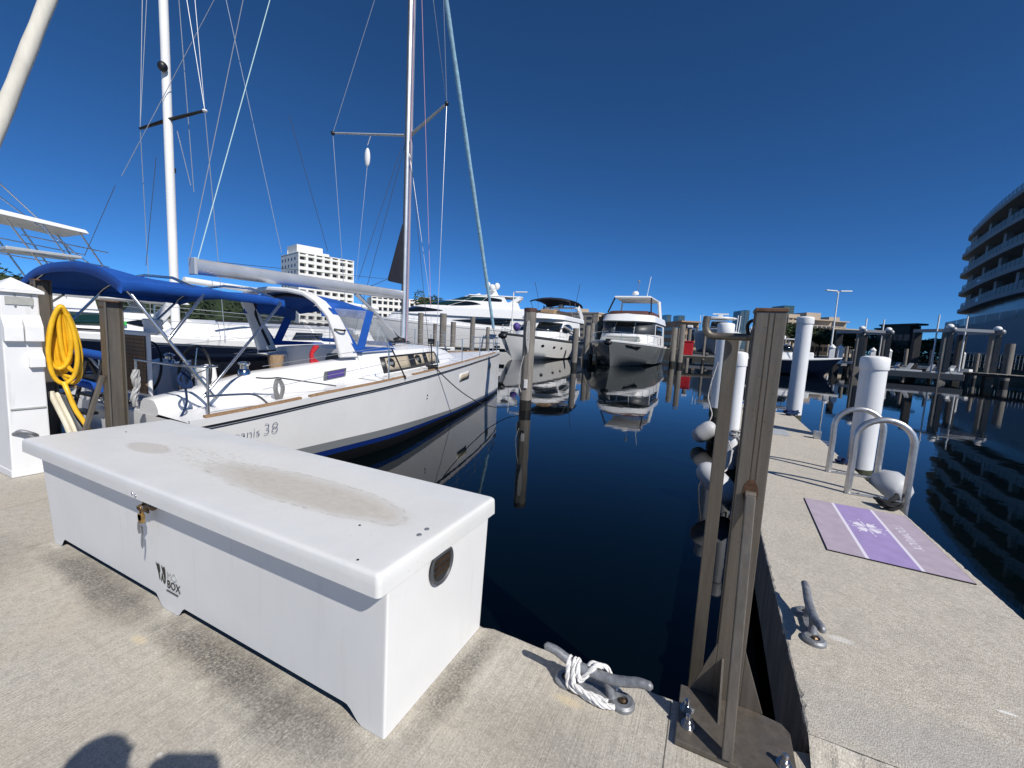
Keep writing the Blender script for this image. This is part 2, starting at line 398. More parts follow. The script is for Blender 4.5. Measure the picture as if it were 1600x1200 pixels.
M = dict(
    dock=mat_dock(), pier=mat_pier(), fascia=mat_fascia(), lid=mat_lid(), boxbody=mat_gel('gelcoat_box', (.765, .765, .75), .2, .42),
    gel=mat_gel('gelcoat_white', (.78, .775, .755), .1, .22), gel2=mat_gel('gelcoat_boat', (.80, .80, .79), .12, .28), geldark=mk('gelcoat_dark_grey', (.16, .17, .165), .25, var=.06, coat=.3), gelgrey=mk('gelcoat_grey', (.42, .44, .45), .35, var=.06),
    steel=mat_steel(), galv=mk('galvanised_iron', (.25, .26, .275), .5, .45, var=.3, vscale=35, bump=.0012, bscale=90),
    alu=mk('brushed_aluminium', (.56, .55, .53), .36, .8, var=.12, vscale=20, bump=.0004), mastalu=mk('anodised_mast', (.62, .64, .66), .36, .55, var=.07, vscale=3),
    chrome=mk('polished_steel', (.62, .62, .62), .14, 1.0, var=.05), ss=mk('stainless_tube', (.56, .57, .58), .2, .95, var=.06),
    pvc=mat_gel('white_pile_sleeve', (.77, .775, .775), .5, .45), pvccap=mk('white_pile_cap', (.8, .8, .79), .45, var=.05, vscale=9),
    pile=mat_wood('grey_timber_pile', (.10, .09, .08), (.215, .195, .17), (.33, .305, .27)), pilewet=mk('wet_pile', (.018, .017, .014), .5, var=.4, vscale=20, bump=.01),
    pilecap=mk('brown_pile_cap', (.075, .038, .03), .7, var=.2), plank=mat_wood('grey_planks', (.13, .12, .105), (.27, .25, .22), (.38, .355, .315), .7),
    concpost=mk('pale_concrete', (.44, .42, .38), .85, var=.18, vscale=4, bump=.004), darkpost=mk('dark_post', (.02, .02, .022), .7, var=.3),
    rope=mat_rope('white_rope', (.72, .71, .69), 85), bluerope=mat_rope('blue_rope', (.008, .045, .16), 90), darkrope=mat_rope('dark_rope', (.03, .03, .033), 80), greyrope=mat_rope('grey_rope', (.36, .36, .36), 90),
    wire=mk('rigging_wire', (.52, .53, .54), .35, .6), darkwire=mk('dark_line', (.04, .045, .055), .6), pinkline=mk('pink_halyard', (.62, .33, .40), .7), teal=mk('green_line', (.45, .62, .6), .7),
    blue=mk('blue_canvas', (.004, .078, .37), .78, var=.16, vscale=3, bump=.004, bscale=9), teak=mat_wood('teak', (.20, .12, .06), (.30, .185, .10), (.38, .25, .14), 2.0),
    caulk=mk('black_caulk', (.02, .02, .02), .8), black=mk('black_plastic', (.014, .014, .015), .42, var=.2), rubber=mk('black_rubber', (.02, .02, .021), .7, var=.2),
    glass=mk('tinted_glass', (.006, .008, .010), .04, spec=.7), greenglass=mk('green_tinted_glass', (.008, .03, .027), .04, spec=.8), greyglass=mk('grey_windscreen_cover', (.05, .055, .06), .45, var=.12, vscale=2),
    vinyl=mk('clear_vinyl', (.55, .57, .56), .12, alpha=.3, var=.3, vscale=7), blind=mk('cream_blind', (.42, .36, .26), .8, var=.06),
    navy=mk('navy_gelcoat', (.004, .007, .018), .12, var=.1, coat=.2), navycloth=mk('navy_canvas', (.007, .009, .018), .8, var=.2), boot=mk('blue_boot_stripe', (.006, .022, .13), .2, coat=.3), bootgrey=mk('grey_boot_stripe', (.20, .21, .215), .3),
    antifoul=mk('black_antifouling', (.006, .007, .009), .5), furl=mk('pale_blue_sail_cover', (.24, .40, .50), .75, var=.22, vscale=5, stretch=(1, 1, 2.5)), canvas=mk('cream_sail', (.60, .57, .49), .8, var=.12, vscale=4, stretch=(1, 1, .3), bump=.01, bscale=5),
    yellow=mk('yellow_hose', (.80, .46, .018), .38, var=.14, vscale=9), cream=mk('cream_hose', (.60, .56, .44), .5, var=.08), greycable=mk('grey_cable', (.06, .065, .07), .5, var=.15),
    red=mk('red_plastic', (.42, .012, .018), .45, var=.12), purple=mk('purple_cover', (.07, .045, .22), .6), brass=mk('brass', (.45, .28, .1), .35, .8, var=.25, vscale=40), bronze=mk('dark_bronze', (.12, .08, .05), .4, .7, var=.3, vscale=50),
    maroon=mk('maroon_canvas', (.085, .03, .026), .8, var=.2), fender=mat_gel('fender_vinyl_shaded', (.50, .51, .52), .8, .5), fenderdark=mk('fender_scuffs', (.1, .1, .1), .7),  # fender grey is lowered to suggest the pier's shade; its streaks are scuffs
    ink=mk('black_ink', (.012, .012, .014), .5), inkgrey=mk('faded_ink', (.46, .47, .47), .5), navyink=mk('navy_lettering', (.02, .03, .12), .3), greysign=mk('grey_translucent_panel', (.38, .39, .36), .5, var=.08, vscale=20),
    matpink=mk('mauve_mat', (.41, .345, .41), .85, var=.08, vscale=9, bump=.0008, bscale=300), matpurple=mk('violet_mat', (.33, .255, .485), .85, var=.08, vscale=9, bump=.0008, bscale=300), matwhite=mk('white_print', (.72, .68, .76), .8), matedge=mk('mat_black_edge', (.012, .012, .014), .8),
    white=mk('white_paint', (.78, .78, .76), .5, var=.05, vscale=1.5), lampwhite=mk('lamp_head', (.72, .73, .73), .4), green=mk('green_sticker', (.05, .5, .08), .5),
    leather=mk('brown_cushion', (.06, .042, .03), .5, var=.2, vscale=6), wicker=mk('tan_basket', (.34, .23, .13), .7, var=.25, vscale=40), greycanvas=mk('grey_panel', (.10, .115, .12), .5, var=.12),
    water=mat_water(), algae=mk('algae_growth', (.045, .05, .028), .8, var=.5, vscale=14, bump=.01),
)
# ================================================================ setting
WZ = -0.5                                              # water level
struct(MB().add([(-2500, -60, WZ), (2500, -60, WZ), (2500, 4500, WZ), (-2500, 4500, WZ)], [(0, 1, 2, 3)]).build('water', M['water']))
def slab(name, p0, p1, w, z0, z1, mat, n, chipped=(True, True)):
    """concrete slab lofted along p0->p1 with worn, slightly chipped arrises"""
    p0, p1 = Vector(p0), Vector(p1); d = (p1 - p0); sd = V(d.y, -d.x, 0).normalized() * (w / 2); b = MB(); rings = []
    for i in range(n + 1):
        p = p0.lerp(p1, i / n); q = []
        for s in (-1, 1):
            c = (.005 + abs(random.gauss(0, .0035)) + (.012 if random.random() < .05 else 0)) if chipped[(s + 1) // 2] else .004
            u = sd.normalized() * s; e = p + sd * s
            pts = [e + V(0, 0, z0), e + V(0, 0, z1 - c * 1.6) + u * random.uniform(-.003, .001), e - u * c * .4 + V(0, 0, z1 - c * .5), e - u * c * 1.3 + V(0, 0, z1)]
            q += pts if s == -1 else pts[::-1]
        rings.append(q)
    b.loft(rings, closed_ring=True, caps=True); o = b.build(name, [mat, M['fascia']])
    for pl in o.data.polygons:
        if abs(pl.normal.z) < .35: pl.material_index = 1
    return struct(o)
md_ = slab('main_dock', (-70, -6.10, 0), (16, -6.10, 0), 15.8, -.42, 0, M['dock'], 1400)
for x in (-4.75, -.03, 4.6):
    jt = MB(); n = 120; jt.loft([[V(x - .0022 + random.uniform(-.0012, .0012), lerp(-13.9, 1.785, i / n), .0012), V(x + .0022 + random.uniform(-.0012, .0012), lerp(-13.9, 1.785, i / n), .0012)] for i in range(n + 1)]).build('expansion_joint', M['fascia'], md_)
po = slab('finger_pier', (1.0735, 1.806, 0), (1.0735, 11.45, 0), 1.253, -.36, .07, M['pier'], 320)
# broken mortar wedge where the pier meets the dock
mw = MB(); N = 150; rings = []; a = 0.0; b = 0.0
for i in range(N + 1):
    x = .45 + (1.70 - .45) * i / N; a = a * .86 + random.uniform(-.011, .011); b = b * .8 + random.uniform(-.003, .003)
    rings.append([V(x, 1.70 + a, .0015), V(x, 1.74 + a * .6, .022 + b), V(x, 1.785 + a * .3, .052 + b), V(x, 1.812, .0705)])
mw.loft(rings).build('mortar_joint', M['pier'], po, smooth=50)
hp = MB(); h0 = PZ(1209, 672, .072)
hp.box(.93, 1.26, 8.35, 8.95, .0725, .078).build('hatch_plate', mk('pale_grey_hatch', (.40, .42, .43), .5, var=.08), po)
# ================================================================ dock box
bx = thing('dock_box', 'long white fibreglass dock box with dirty puddle stain on its lid', 'dock box', (-2.4, 1.42, 0))
X0b, X1b, Y0b, Y1b = -3.80, -.962, 1.073, 1.772       # at the ground
X0t, X1t, Y0t, Y1t = -3.90, -.951, 1.066, 1.790       # under the lid
ZT = .61
def bottom_profile(u):                                # height of the lower edge along the front
    x = lerp(X0b, X1b, u)
    for a, b, r in ((-3.81, -3.70, .07), (-2.47, -2.335, .07), (-1.07, -.95, .09)):
        if a <= x <= b: return 0.002
        if a - r < x < a: t = (a - x) / r; return .002 + .060 * (3 * t * t - 2 * t ** 3)
        if b < x < b + r: t = (x - b) / r; return .002 + .060 * (3 * t * t - 2 * t ** 3)
    return .062
bb = MB(); NU = 150; us = [i / NU for i in range(NU + 1)]
def bpt(u, v, side):
    zb = bottom_profile(u) if side in 'fb' else .002
    if side == 'f': return V(lerp(lerp(X0b, X1b, u), lerp(X0t, X1t, u), v), lerp(Y0b, Y0t, v), lerp(zb, ZT, v))
    return V(lerp(lerp(X0b, X1b, u), lerp(X0t, X1t, u), v), lerp(Y1b, Y1t, v), lerp(zb, ZT, v))
rc = .02
front = [[bpt(u, v, 'f') for v in (0, .1, .5, 1)] for u in us]
back = [[bpt(u, v, 'b') for v in (0, .1, .5, 1)] for u in us]
bb.loft(front); bb.loft(back)
bb.add([front[-1][0], back[-1][0], back[-1][3], front[-1][3], front[-1][1], front[-1][2], back[-1][1], back[-1][2]], [(0, 1, 6, 4), (4, 6, 7, 5), (5, 7, 2, 3)])
bb.add([front[0][0], back[0][0], back[0][3], front[0][3], front[0][1], front[0][2], back[0][1], back[0][2]], [(0, 4, 6, 1), (4, 5, 7, 6), (5, 3, 2, 7)])
body = bb.build('body', M['boxbody'], bx, smooth=30)
bm = bmesh.new(); bm.from_mesh(body.data)
bmesh.ops.remove_doubles(bm, verts=bm.verts, dist=.0005); bmesh.ops.recalc_face_normals(bm, faces=bm.faces); bm.to_mesh(body.data); bm.free()
body.data.set_sharp_from_angle(angle=R_(25))
md = body.modifiers.new('bevel', 'BEVEL'); md.width = .009; md.segments = 3; md.limit_method = 'ANGLE'; md.angle_limit = R_(55)
md = body.modifiers.new('wn', 'WEIGHTED_NORMAL'); md.keep_sharp = False; md.weight = 100
# lid: rolled edge, slightly dished top
ld = MB(); LX0, LX1, LY0, LY1 = -3.985, -.938, 1.006, 1.842
def rr(inset, z, n=6, rad=.05):
    pts = []
    x0, x1, y0, y1 = LX0 + inset, LX1 - inset, LY0 + inset, LY1 - inset; r = max(.004, rad - inset * .3) if inset > .02 else .02
    for cx, cy, a0 in ((x1 - r, y0 + r, -90), (x1 - r, y1 - r, 0), (x0 + r, y1 - r, 90), (x0 + r, y0 + r, 180)):
        for k in range(n + 1):
            a = R_(a0 + 90 * k / n); pts.append(V(cx + r * math.cos(a), cy + r * math.sin(a), z))
    return pts
rings = [rr(.03, .600), rr(.0, .600), rr(.001, .64)]
for k in range(1, 7):
    a = R_(90 * k / 6); rings.append(rr(.002 + .020 * (1 - math.cos(a)), .664 + .020 * math.sin(a)))
rings += [rr(.045, .6848), rr(.12, .686), rr(.2, .6845), rr(.3, .683), rr(.38, .6825)]
ld.loft(rings, closed_ring=True, caps=True)
lid = ld.build('lid', M['lid'], bx, smooth=35)
# recessed look under the lid: hasp, padlock, keys
hs = MB(); hx, hz = -2.50, .575
hs.beam((hx + .0, 1.030, .60), (hx, 1.033, .528), .05, .006, (0, 1, 0)); hs.ball((hx + .055, 1.035, .572), (.035, .018, .022))
hs.tube(spline([(hx - .02, 1.03, .566), (hx - .02, 1.008, .56), (hx + .014, 1.006, .552), (hx + .016, 1.03, .548)], 4), .006, 8)
hs.build('hasp', M['bronze'], bx, smooth=40)
pk = MB(); pk.tube(spline([(hx - .012, 1.015, .53), (hx - .012, 1.006, .565), (hx + .012, 1.006, .565), (hx + .012, 1.015, .53)], 5), .004, 8)
pk.lathe([(.02, -.008), (.021, 0), (.02, .008)], (hx, 1.012, .512), 18, Matrix.Rotation(R_(90), 4, 'X')); pk.box(hx - .018, hx + .018, 1.004, 1.02, .482, .527)
pk.build('padlock', M['brass'], bx, smooth=40, bevel=.002)
ky = MB(); ky.prism([(hx - .012, 1.000, .486), (hx + .016, 1.000, .486), (hx + .018, 1.000, .44), (hx - .006, 1.000, .425), (hx - .016, 1.000, .45)], (0, .003, 0))
ky.prism([(hx + .004, 1.008, .47), (hx + .022, 1.008, .465), (hx + .018, 1.008, .40), (hx + .002, 1.008, .345), (hx - .004, 1.008, .36), (hx + .006, 1.008, .41)], (0, .002, 0))
ky.build('key', M['galv'], bx)
sc = MB()
for x, z in ((-2.56, .622), (-2.53, .615)): sc.ball((x, 1.006, z), (.008, .006, .008))
sc.build('lid_screw', M['chrome'], bx, smooth=60)
for px, py in ((667, 827), (655, 836), (645, 842)):
    c = PZ(px, py, .686)
    if px > 650: MB().lathe([(.011, 0), (.010, .003), (.004, .0035)], c, 12).build('lid_screw', M['galv'], bx, smooth=40)
for px, py in ((562, 821), (559, 875), (197, 675)):
    c = PZ(px, py, .684); MB().lathe([(.006, 0), (.004, .003)], c, 8).build('lid_speck', M['rubber'], bx)
# D-shaped vent in the end wall
VX = -.9425; vy, vz, vr = 1.372, .548, .082
def dshape(r, x, cut=.052):
    pts = []
    a0 = math.asin(min(.999, cut / r))
    for k in range(25):
        a = math.pi - a0 + (math.pi + 2 * a0) * k / 24
        pts.append(V(x, vy + r * math.cos(a) * .95, vz + r * math.sin(a)))
    return pts
MB().loft([dshape(vr, VX + .004, .05), dshape(vr, VX + .010, .05), dshape(vr * .9, VX + .012, .046), dshape(vr * .82, VX + .006, .042), dshape(vr * .80, VX - .012, .041)], closed_ring=True).build('vent_frame', M['greycable'], bx, smooth=50)
MB().add(dshape(vr * .82, VX + .0045, .042), [tuple(range(25))]).build('vent_back', M['rubber'], bx)
for k in range(3):
    z = vz - .028 + k * .026; w = .8 * math.sqrt(max(.0001, (vr * .78) ** 2 - (z - vz) ** 2))
    MB().box(VX + .005, VX + .0115, vy - w, vy + w, z - .004, z + .006).build('vent_slat', M['bronze'], bx)
# maker's mark on the front
def onfront(x, z): v = z / ZT; return V(x, lerp(Y0b, Y0t, v) - .0016, z)
lg = MB(); L0 = PY(243, 893, 1.066); lx, lz = -2.503, .145; S = .1
def lp(pts): lg.prism([onfront(lx + a * S, lz + b * S) for a, b in pts], (0, -.001, 0))
lp([(-.10, .98), (.02, .9), (.12, .98), (.26, .9), (.3, .55), (.22, .5), (.26, .1), (.2, .08), (.1, .45)])
lp([(.42, .95), (.56, .85), (.7, .95), (.78, .8), (.8, .4), (.74, .05), (.62, -.02), (.66, .3), (.6, .5), (.52, .6)])
lp([(.34, .05), (.44, .52), (.5, .52), (.62, .02), (.55, .05), (.5, .2), (.44, .2), (.4, .06)])
lg.build('maker_emblem', M['ink'], bx)
text_mesh('maker_lettering', 'BOX', .058, onfront(-2.412, .137), (1, 0, 0), (0, .0, 1), M['ink'], bx)
text_mesh('maker_lettering', 'MO', .058, onfront(-2.408, .187), (1, 0, 0), (0, .0, 1), M['inkgrey'], bx)
MB().box(-2.412, -2.305, 1.0645, 1.0665, .120, .125).build('maker_underline', M['ink'], bx)

# ================================================================ cleats
def cleat(name, label, c, ang, L=.45):
    t = thing(name, label, 'cleat', c, ang, local=True)
    pb = MB()
    for s in (-1, 1):
        pb.lathe([(.052, 0), (.052, .014), (.042, .022), (.024, .022), (.022, .010), (.001, .010)], (s * L * .27, 0, 0), 20)
    pb.beam((-L * .2, 0, .010), (L * .2, 0, .010), .05, .02)
    pb.build('base', M['galv'], t, smooth=35)
    for s in (-1, 1):
        MB().lathe([(.016, .010), (.016, .020), (.009, .026), (.001, .027)], (s * L * .27, 0, 0), 6).build('bolt', M['bronze'], t, smooth=30)
    for s in (-1, 1): MB().tube([(s * L * .17, 0, .012), (s * L * .14, 0, .05), (s * L * .115, 0, .085)], [.024, .017, .02], 10).build('leg', M['galv'], t, smooth=50)
    hn = MB(); pts = spline([(-L / 2, 0, .128), (-L * .40, 0, .124), (-L * .28, 0, .105), (-L * .14, 0, .09), (L * .14, 0, .09), (L * .28, 0, .105), (L * .40, 0, .124), (L / 2, 0, .128)], 5)
    n = len(pts)
    P2 = [pts[0] + V(-.010, 0, .001)] + pts + [pts[-1] + V(.010, 0, .001)]
    rr_ = [.006] + [.0175 + .004 * math.sin(math.pi * i / (n - 1)) for i in range(n)] + [.006]
    hn.tube(P2, rr_, 12).build('horn', M['galv'], t, smooth=60)
    return t
cleat('mooring_cleat', 'galvanised cleat with white rope wound on it at the dock edge', (-.335, 1.665, .0), 0)
cleat('mooring_cleat', 'bare galvanised cleat on the finger pier near its left edge', (.575, 2.55, .07), R_(90), .44)
rp = MB(); cx, cy = -.335, 1.665
def cp(*pts): return [(cx + a, cy + b, c) for a, b, c in pts]
rope3(rp, cp((-.115, .028, .085), (-.115, .0, .118), (-.11, -.03, .085), (-.10, -.045, .03), (-.06, -.05, .02), (-.0, -.05, .03), (.07, -.05, .028)), .0108)
rope3(rp, cp((-.09, .03, .07), (-.09, .0, .117), (-.085, -.034, .08), (-.075, -.05, .045), (-.03, -.056, .035), (.04, -.064, .02), (.10, -.05, .016)), .0108)
rope3(rp, cp((-.072, .035, .06), (-.075, .004, .117), (-.068, -.028, .09), (-.05, -.03, .06), (.0, .0, .122), (.04, .03, .11), (.06, .04, .07), (.065, .03, .03)), .0108)
rope3(rp, cp((-.06, -.02, .05), (-.02, .02, .112), (.03, .036, .09), (.075, .045, .05), (.09, .04, .02)), .0108)
rope3(rp, cp((.09, -.045, .013), (.05, -.062, .014), (-.02, -.054, .014), (-.07, -.03, .013)), .0108)
tag(rp.build('mooring_rope', mk('clean_white_rope', (.74, .73, .71), .85, var=.22, vscale=60), smooth=60), 'white braided rope knotted round the dock cleat', 'rope')

# ================================================================ steel posts on the dock edge
def steel_post(c, label, top=1.645, depth=.13, bolts=True, w=.115):
    t = thing('steel_post', label, 'post', c, 0, 'steel mooring posts', local=True)
    MB().prism([(-.175, -.29, .004), (.2, -.29, .004), (.225, -.26, .004), (.225, -.045, .004), (.20, -.01, .004), (.055, .012, .004), (-.175, .0, .004)], (0, 0, .022)).build('base_plate', M['steel'], t, bevel=.003)
    MB().box(-w / 2, w / 2, 0 - .002, .012, .026, top).box(-w / 2, w / 2, depth - .012, depth, -1.0, top).box(-.006, .006, .012, depth - .012, -1.0, top).build('post_beam', M['steel'], t, bevel=.003)
    MB().beam((.0, -.282, .03), (.0, -.022, .93), .036, .036, (1, 0, 0)).build('brace', M['steel'], t, bevel=.004)
    MB().box(-w / 2 - .004, w / 2 + .004, -.006, depth + .004, top, top + .014).build('cap_plate', mk('rusty_cap', (.16, .09, .055), .6, .4, var=.35, vscale=30), t, bevel=.003)
    for s in (-1, 1):
        x = s * w / 2
        MB().prism([(x, -.001, .026), (x + s * .085, -.001, .026), (x, -.001, .27)], (0, .009, 0)).build('gusset', M['steel'], t, bevel=.002)
    MB().prism([(-.03, -.003, .026), (-.03, -.14, .026), (-.03, -.003, .21)], (.008, 0, 0)).build('gusset', M['steel'], t)
    for (x, y) in ((-.135, -.205), (.185, -.205), (-.145, -.13)):
        MB().lathe([(.026, .0265), (.026, .031), (.017, .0311), (.017, .048), (.0105, .0481), (.0105, .07), (.004, .074)], (x, y, 0), 14).build('bolt', M['ss'], t, smooth=35)
    MB().prism([(-.16, -.16, .03), (-.12, -.15, .03), (-.115, -.135, .03), (-.155, -.145, .03)], (0, 0, .02)).build('shackle_tab', M['galv'], t, bevel=.004)
    for s in (-1, 1) if bolts else ():
        MB().ball((s * .022, -.006, top - .045), (.011, .008, .011)).build('bolt_head', M['bronze'], t, smooth=60)
    return t
p1 = steel_post((.174, 1.870, 0), 'brown stained steel post on base plate beside the finger pier', depth=.12, w=.102, bolts=False)
for dx in (-.006, .012): MB().box(dx - .0012, dx + .0012, -.0032, -.0015, .95, 1.64).build('seam', M['bronze'], p1)
MB().prism([(.027 * math.cos(a), -.0022, .935 + .055 * math.sin(a)) for a in (2 * math.pi * k / 18 for k in range(18))], (0, -.0015, 0)).build('weld', mk('rust', (.10, .05, .026), .8, .2, var=.45, vscale=70), p1)
MB().lathe([(.018, -.018), (.018, .018)], (0, -.022, .93), 14, Matrix.Rotation(R_(90), 4, 'Y')).build('brace_end', M['steel'], p1, smooth=40)
p2 = steel_post((-5.24, 1.90, 0), 'steel post with bolted top between dock box and sailboat stern', top=1.63, depth=.14)
p3 = steel_post((-6.93, 1.93, 0), 'steel post behind the white power pedestal', top=1.85, depth=.14)
# stand-off guide beam with a hose hook
gb = thing('guide_beam', 'narrow steel guide beam with hooked bar left of the near steel post', 'beam', (.07, 2.12, -.5))
MB().box(.03, .085, 2.08, 2.088, -1.2, 1.535).box(.054, .061, 2.088, 2.15, -1.2, 1.535).box(.03, .085, 2.15, 2.158, -1.2, 1.535).build('beam', M['steel'], gb, bevel=.002)
hk = MB(); hk.tube(spline([(-.050, 2.06, 1.635), (-.052, 2.06, 1.585), (-.03, 2.06, 1.553), (.03, 2.06, 1.550), (.11, 2.04, 1.550), (.137, 2.0, 1.552)], 6), .0155, 10)
hk.tube([(.137, 2.0, 1.552), (.138, 1.985, 1.60)], .0155, 10); hk.build('hook', M['steel'], gb, smooth=50)
MB().tube(spline([(.112, 2.02, 1.565), (.108, 2.03, 1.60), (.125, 2.02, 1.62), (.138, 2.01, 1.59)], 6), .007, 8).build('lashing', M['darkrope'], gb, smooth=60)

# ================================================================ white sleeved piles
def white_pile(c, top, r, label, lean=(0, 0), timber=None):
    t = thing('mooring_pile', label, 'pile', (c[0], c[1], WZ), 0, 'white sleeved mooring piles', local=True)
    h = top - WZ; lx, ly = lean
    sh = Matrix(((1, 0, lx, 0), (0, 1, ly, 0), (0, 0, 1, 0), (0, 0, 0, 1)))
    z0 = timber if timber else -.3
    MB().lathe([(r, z0), (r, h - .16)], (0, 0, 0), 28, sh).build('sleeve', M['pvc'], t, smooth=40)
    MB().lathe([(r * 1.09, h - .22), (r * 1.10, h - .215), (r * 1.09, h - .045), (r * 1.0, h - .022), (r * .6, h - .006), (.01, h)], (0, 0, 0), 28, sh).build('cap', M['pvccap'], t, smooth=35)
    MB().lathe([(r * 1.006, max(z0, -.05)), (r * 1.008, max(z0, -.05) + .16), (r * 1.001, max(z0, -.05) + .2)], (0, 0, 0), 28, sh).build('algae_band', M['algae'], t, smooth=40)
    MB().lathe([(r * .93, -1.5), (r * .93, z0 + .05)], (0, 0, 0), 18, sh).build('timber', M['pilewet'], t, smooth=40)
    return t
white_pile((2.31, 8.64), 1.50, .175, 'thick white capped pile behind the ladder hoops')
white_pile((2.235, 14.77), 2.53, .20, 'tall white capped pile at the far end of the finger pier')
white_pile((.13, 9.75), 2.02, .15, 'white capped pile left of the pier behind the steel hook', timber=.55)
g2 = PZ(1147, 690, .07); 
white_pile((.33, 7.25), 1.46, .1, 'slim cream white capped pile at the left edge of the pier')
MB_w = MB().box(1.60, 1.70, 8.42, 8.52, .075, .2)
tag(MB_w.build('pile_bracket', M['alu'], bevel=.006), 'small metal bracket beside the thick white pile on the pier', 'bracket')

# ================================================================ fenders
def fender(c, axis, L, r, label, ribs=10, mat='fender'):
    t = thing('fender', label, 'fender', c, 0, 'boat fenders along the pier', local=True)
    ax = Vector(axis).normalized(); q = ax.to_track_quat('Z', 'Y').to_matrix().to_4x4()
    prof = []
    for i in range(21):
        u = -1 + 2 * i / 20; k = (1 - abs(u) ** 3.2) ** .5 if abs(u) < 1 else 0
        prof.append((max(.012, r * k), u * L / 2))
    b = MB(); b.lathe(prof, (0, 0, 0), ribs * 2, q)
    for i in range(len(b.v)):
        k = i % (ribs * 2)
        if k % 2: b.v[i] = b.v[i] - (b.v[i] - ax * b.v[i].dot(ax)) * .05
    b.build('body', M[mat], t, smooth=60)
    MB().lathe([(.03, L / 2 - .01), (.03, L / 2 + .05), (.018, L / 2 + .06)], (0, 0, 0), 12, q).build('eyelet', M['black'], t, smooth=40)
    return t
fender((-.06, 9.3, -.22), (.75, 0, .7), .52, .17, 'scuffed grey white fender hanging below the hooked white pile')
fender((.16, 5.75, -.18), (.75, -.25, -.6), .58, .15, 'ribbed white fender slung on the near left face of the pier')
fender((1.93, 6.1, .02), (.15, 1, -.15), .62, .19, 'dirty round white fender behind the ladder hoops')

# ================================================================ ladder hoops
def hoop(y, label):
    t = thing('ladder_handrail', label, 'handrail', (1.36, y, .07), 0, 'aluminium ladder handrails')
    xa, xb = 1.36, 1.825; zt = .87; r = .225; pts = [(xa, y, .072), (xa + .005, y, .45)]
    for k in range(13):
        a = math.pi - math.pi * k / 12; pts.append(((xa + xb) / 2 + (xb - xa) / 2 * math.cos(a), y, zt - r + r * math.sin(a)))
    pts += [(xb, y, .3), (xb, y, -1.1)]
    MB().tube(pts, .031, 16).build('tube', M['alu'], t, smooth=60)
    MB().box(xa - .03, xb - .035, y - .045, y + .02, .0725, .082).build('foot_bar', M['alu'], t, bevel=.003)
    for x in (1.45, 1.62): MB().lathe([(.014, .083), (.014, .092), (.006, .096)], (x, y - .012, 0), 8).build('bolt', M['galv'], t, smooth=30)
    return t
hoop(5.34, 'nearer curved aluminium ladder handrail on the pier edge')
hoop(6.18, 'farther curved aluminium ladder handrail on the pier edge')
st = thing('ladder_steps', 'aluminium ladder rungs below the pier edge between the handrails', 'ladder', (1.825, 5.76, -.6))
for z in (-.15, -.42, -.7): MB().box(1.80, 1.87, 5.375, 6.145, z - .015, z + .015).build('rung', M['alu'], st, bevel=.004)

# ================================================================ yoga mat
mt = thing('floor_mat', 'purple and mauve rectangular mat with white emblem lying on the pier', 'mat', (1.2, 4.3, .07))
m00, m10, m01, m11 = PZ(1257, 779, .076), PZ(1440, 815, .076), PZ(1292, 858, .076), PZ(1519, 911, .076)
m00 = V(.915, 4.86, .0785); m01 = V(.868, 3.66, .0785); m11 = V(1.640, 3.62, .0785); m10 = V(1.668, 4.84, .0785)
def mp(u, v, z=0): a = m01.lerp(m11, u); b = m00.lerp(m10, u); p = a.lerp(b, v); return V(p.x, p.y, p.z + z)
def strip(u0, u1, z0=0, th=.0012): return [mp(u0, 0, z0), mp(u1, 0, z0), mp(u1, 1, z0), mp(u0, 1, z0)]
e = .004
MB().prism([mp(-e, -e, -.0065), mp(1 + e, -e, -.0065), mp(1 + e, 1 + e, -.0065), mp(-e, 1 + e, -.0065)], (0, 0, .0062)).build('backing', M['matedge'], mt)
MB().prism(strip(0, .282), (0, 0, .0008)).build('side_panel', M['matpink'], mt)
MB().prism(strip(.282, .310), (0, 0, .0008)).build('white_stripe', M['matwhite'], mt)
MB().prism(strip(.310, .665), (0, 0, .0008)).build('centre_panel', M['matpurple'], mt)
MB().prism(strip(.665, .692), (0, 0, .0008)).build('white_stripe', M['matwhite'], mt)
MB().prism(strip(.692, 1.0), (0, 0, .0008)).build('side_panel', M['matpink'], mt)
em = MB(); ec = mp(.483, .56)
def ep(r, a): return V(ec.x + r * math.cos(a), ec.y + r * 1.25 * math.sin(a), ec.z + .0010)
for k in range(4):
    a = math.pi / 4 + k * math.pi / 2 + .1
    em.prism([ep(.012, a), ep(.05, a - .5), ep(.093, a - .38), ep(.088, a - .12), ep(.1, a), ep(.088, a + .12), ep(.093, a + .38), ep(.05, a + .5)], (0, 0, .0006))
for k in range(8):
    a = k * math.pi / 4 + .1; r = .135 if k % 2 == 0 else .115
    em.prism([ep(r - .012, a), ep(r, a - .05), ep(r + .012, a), ep(r, a + .05)], (0, 0, .0006))
for k in range(4):
    a = k * math.pi / 2 + .1
    em.prism([ep(.02, a - .2), ep(.105, a - .05), ep(.105, a + .05), ep(.02, a + .2)], (0, 0, .0006))
em.build('emblem', M['matwhite'], mt)
text_mesh('lettering', 'roowucx', .135, mp(.765, .74, .0008), mp(.765, 0) - mp(.765, 1), mp(1, .5) - mp(0, .5), M['matwhite'], mt, shear=.25, spacing=1.0, depth=.0003, lift=.0006, thin=-.0012)

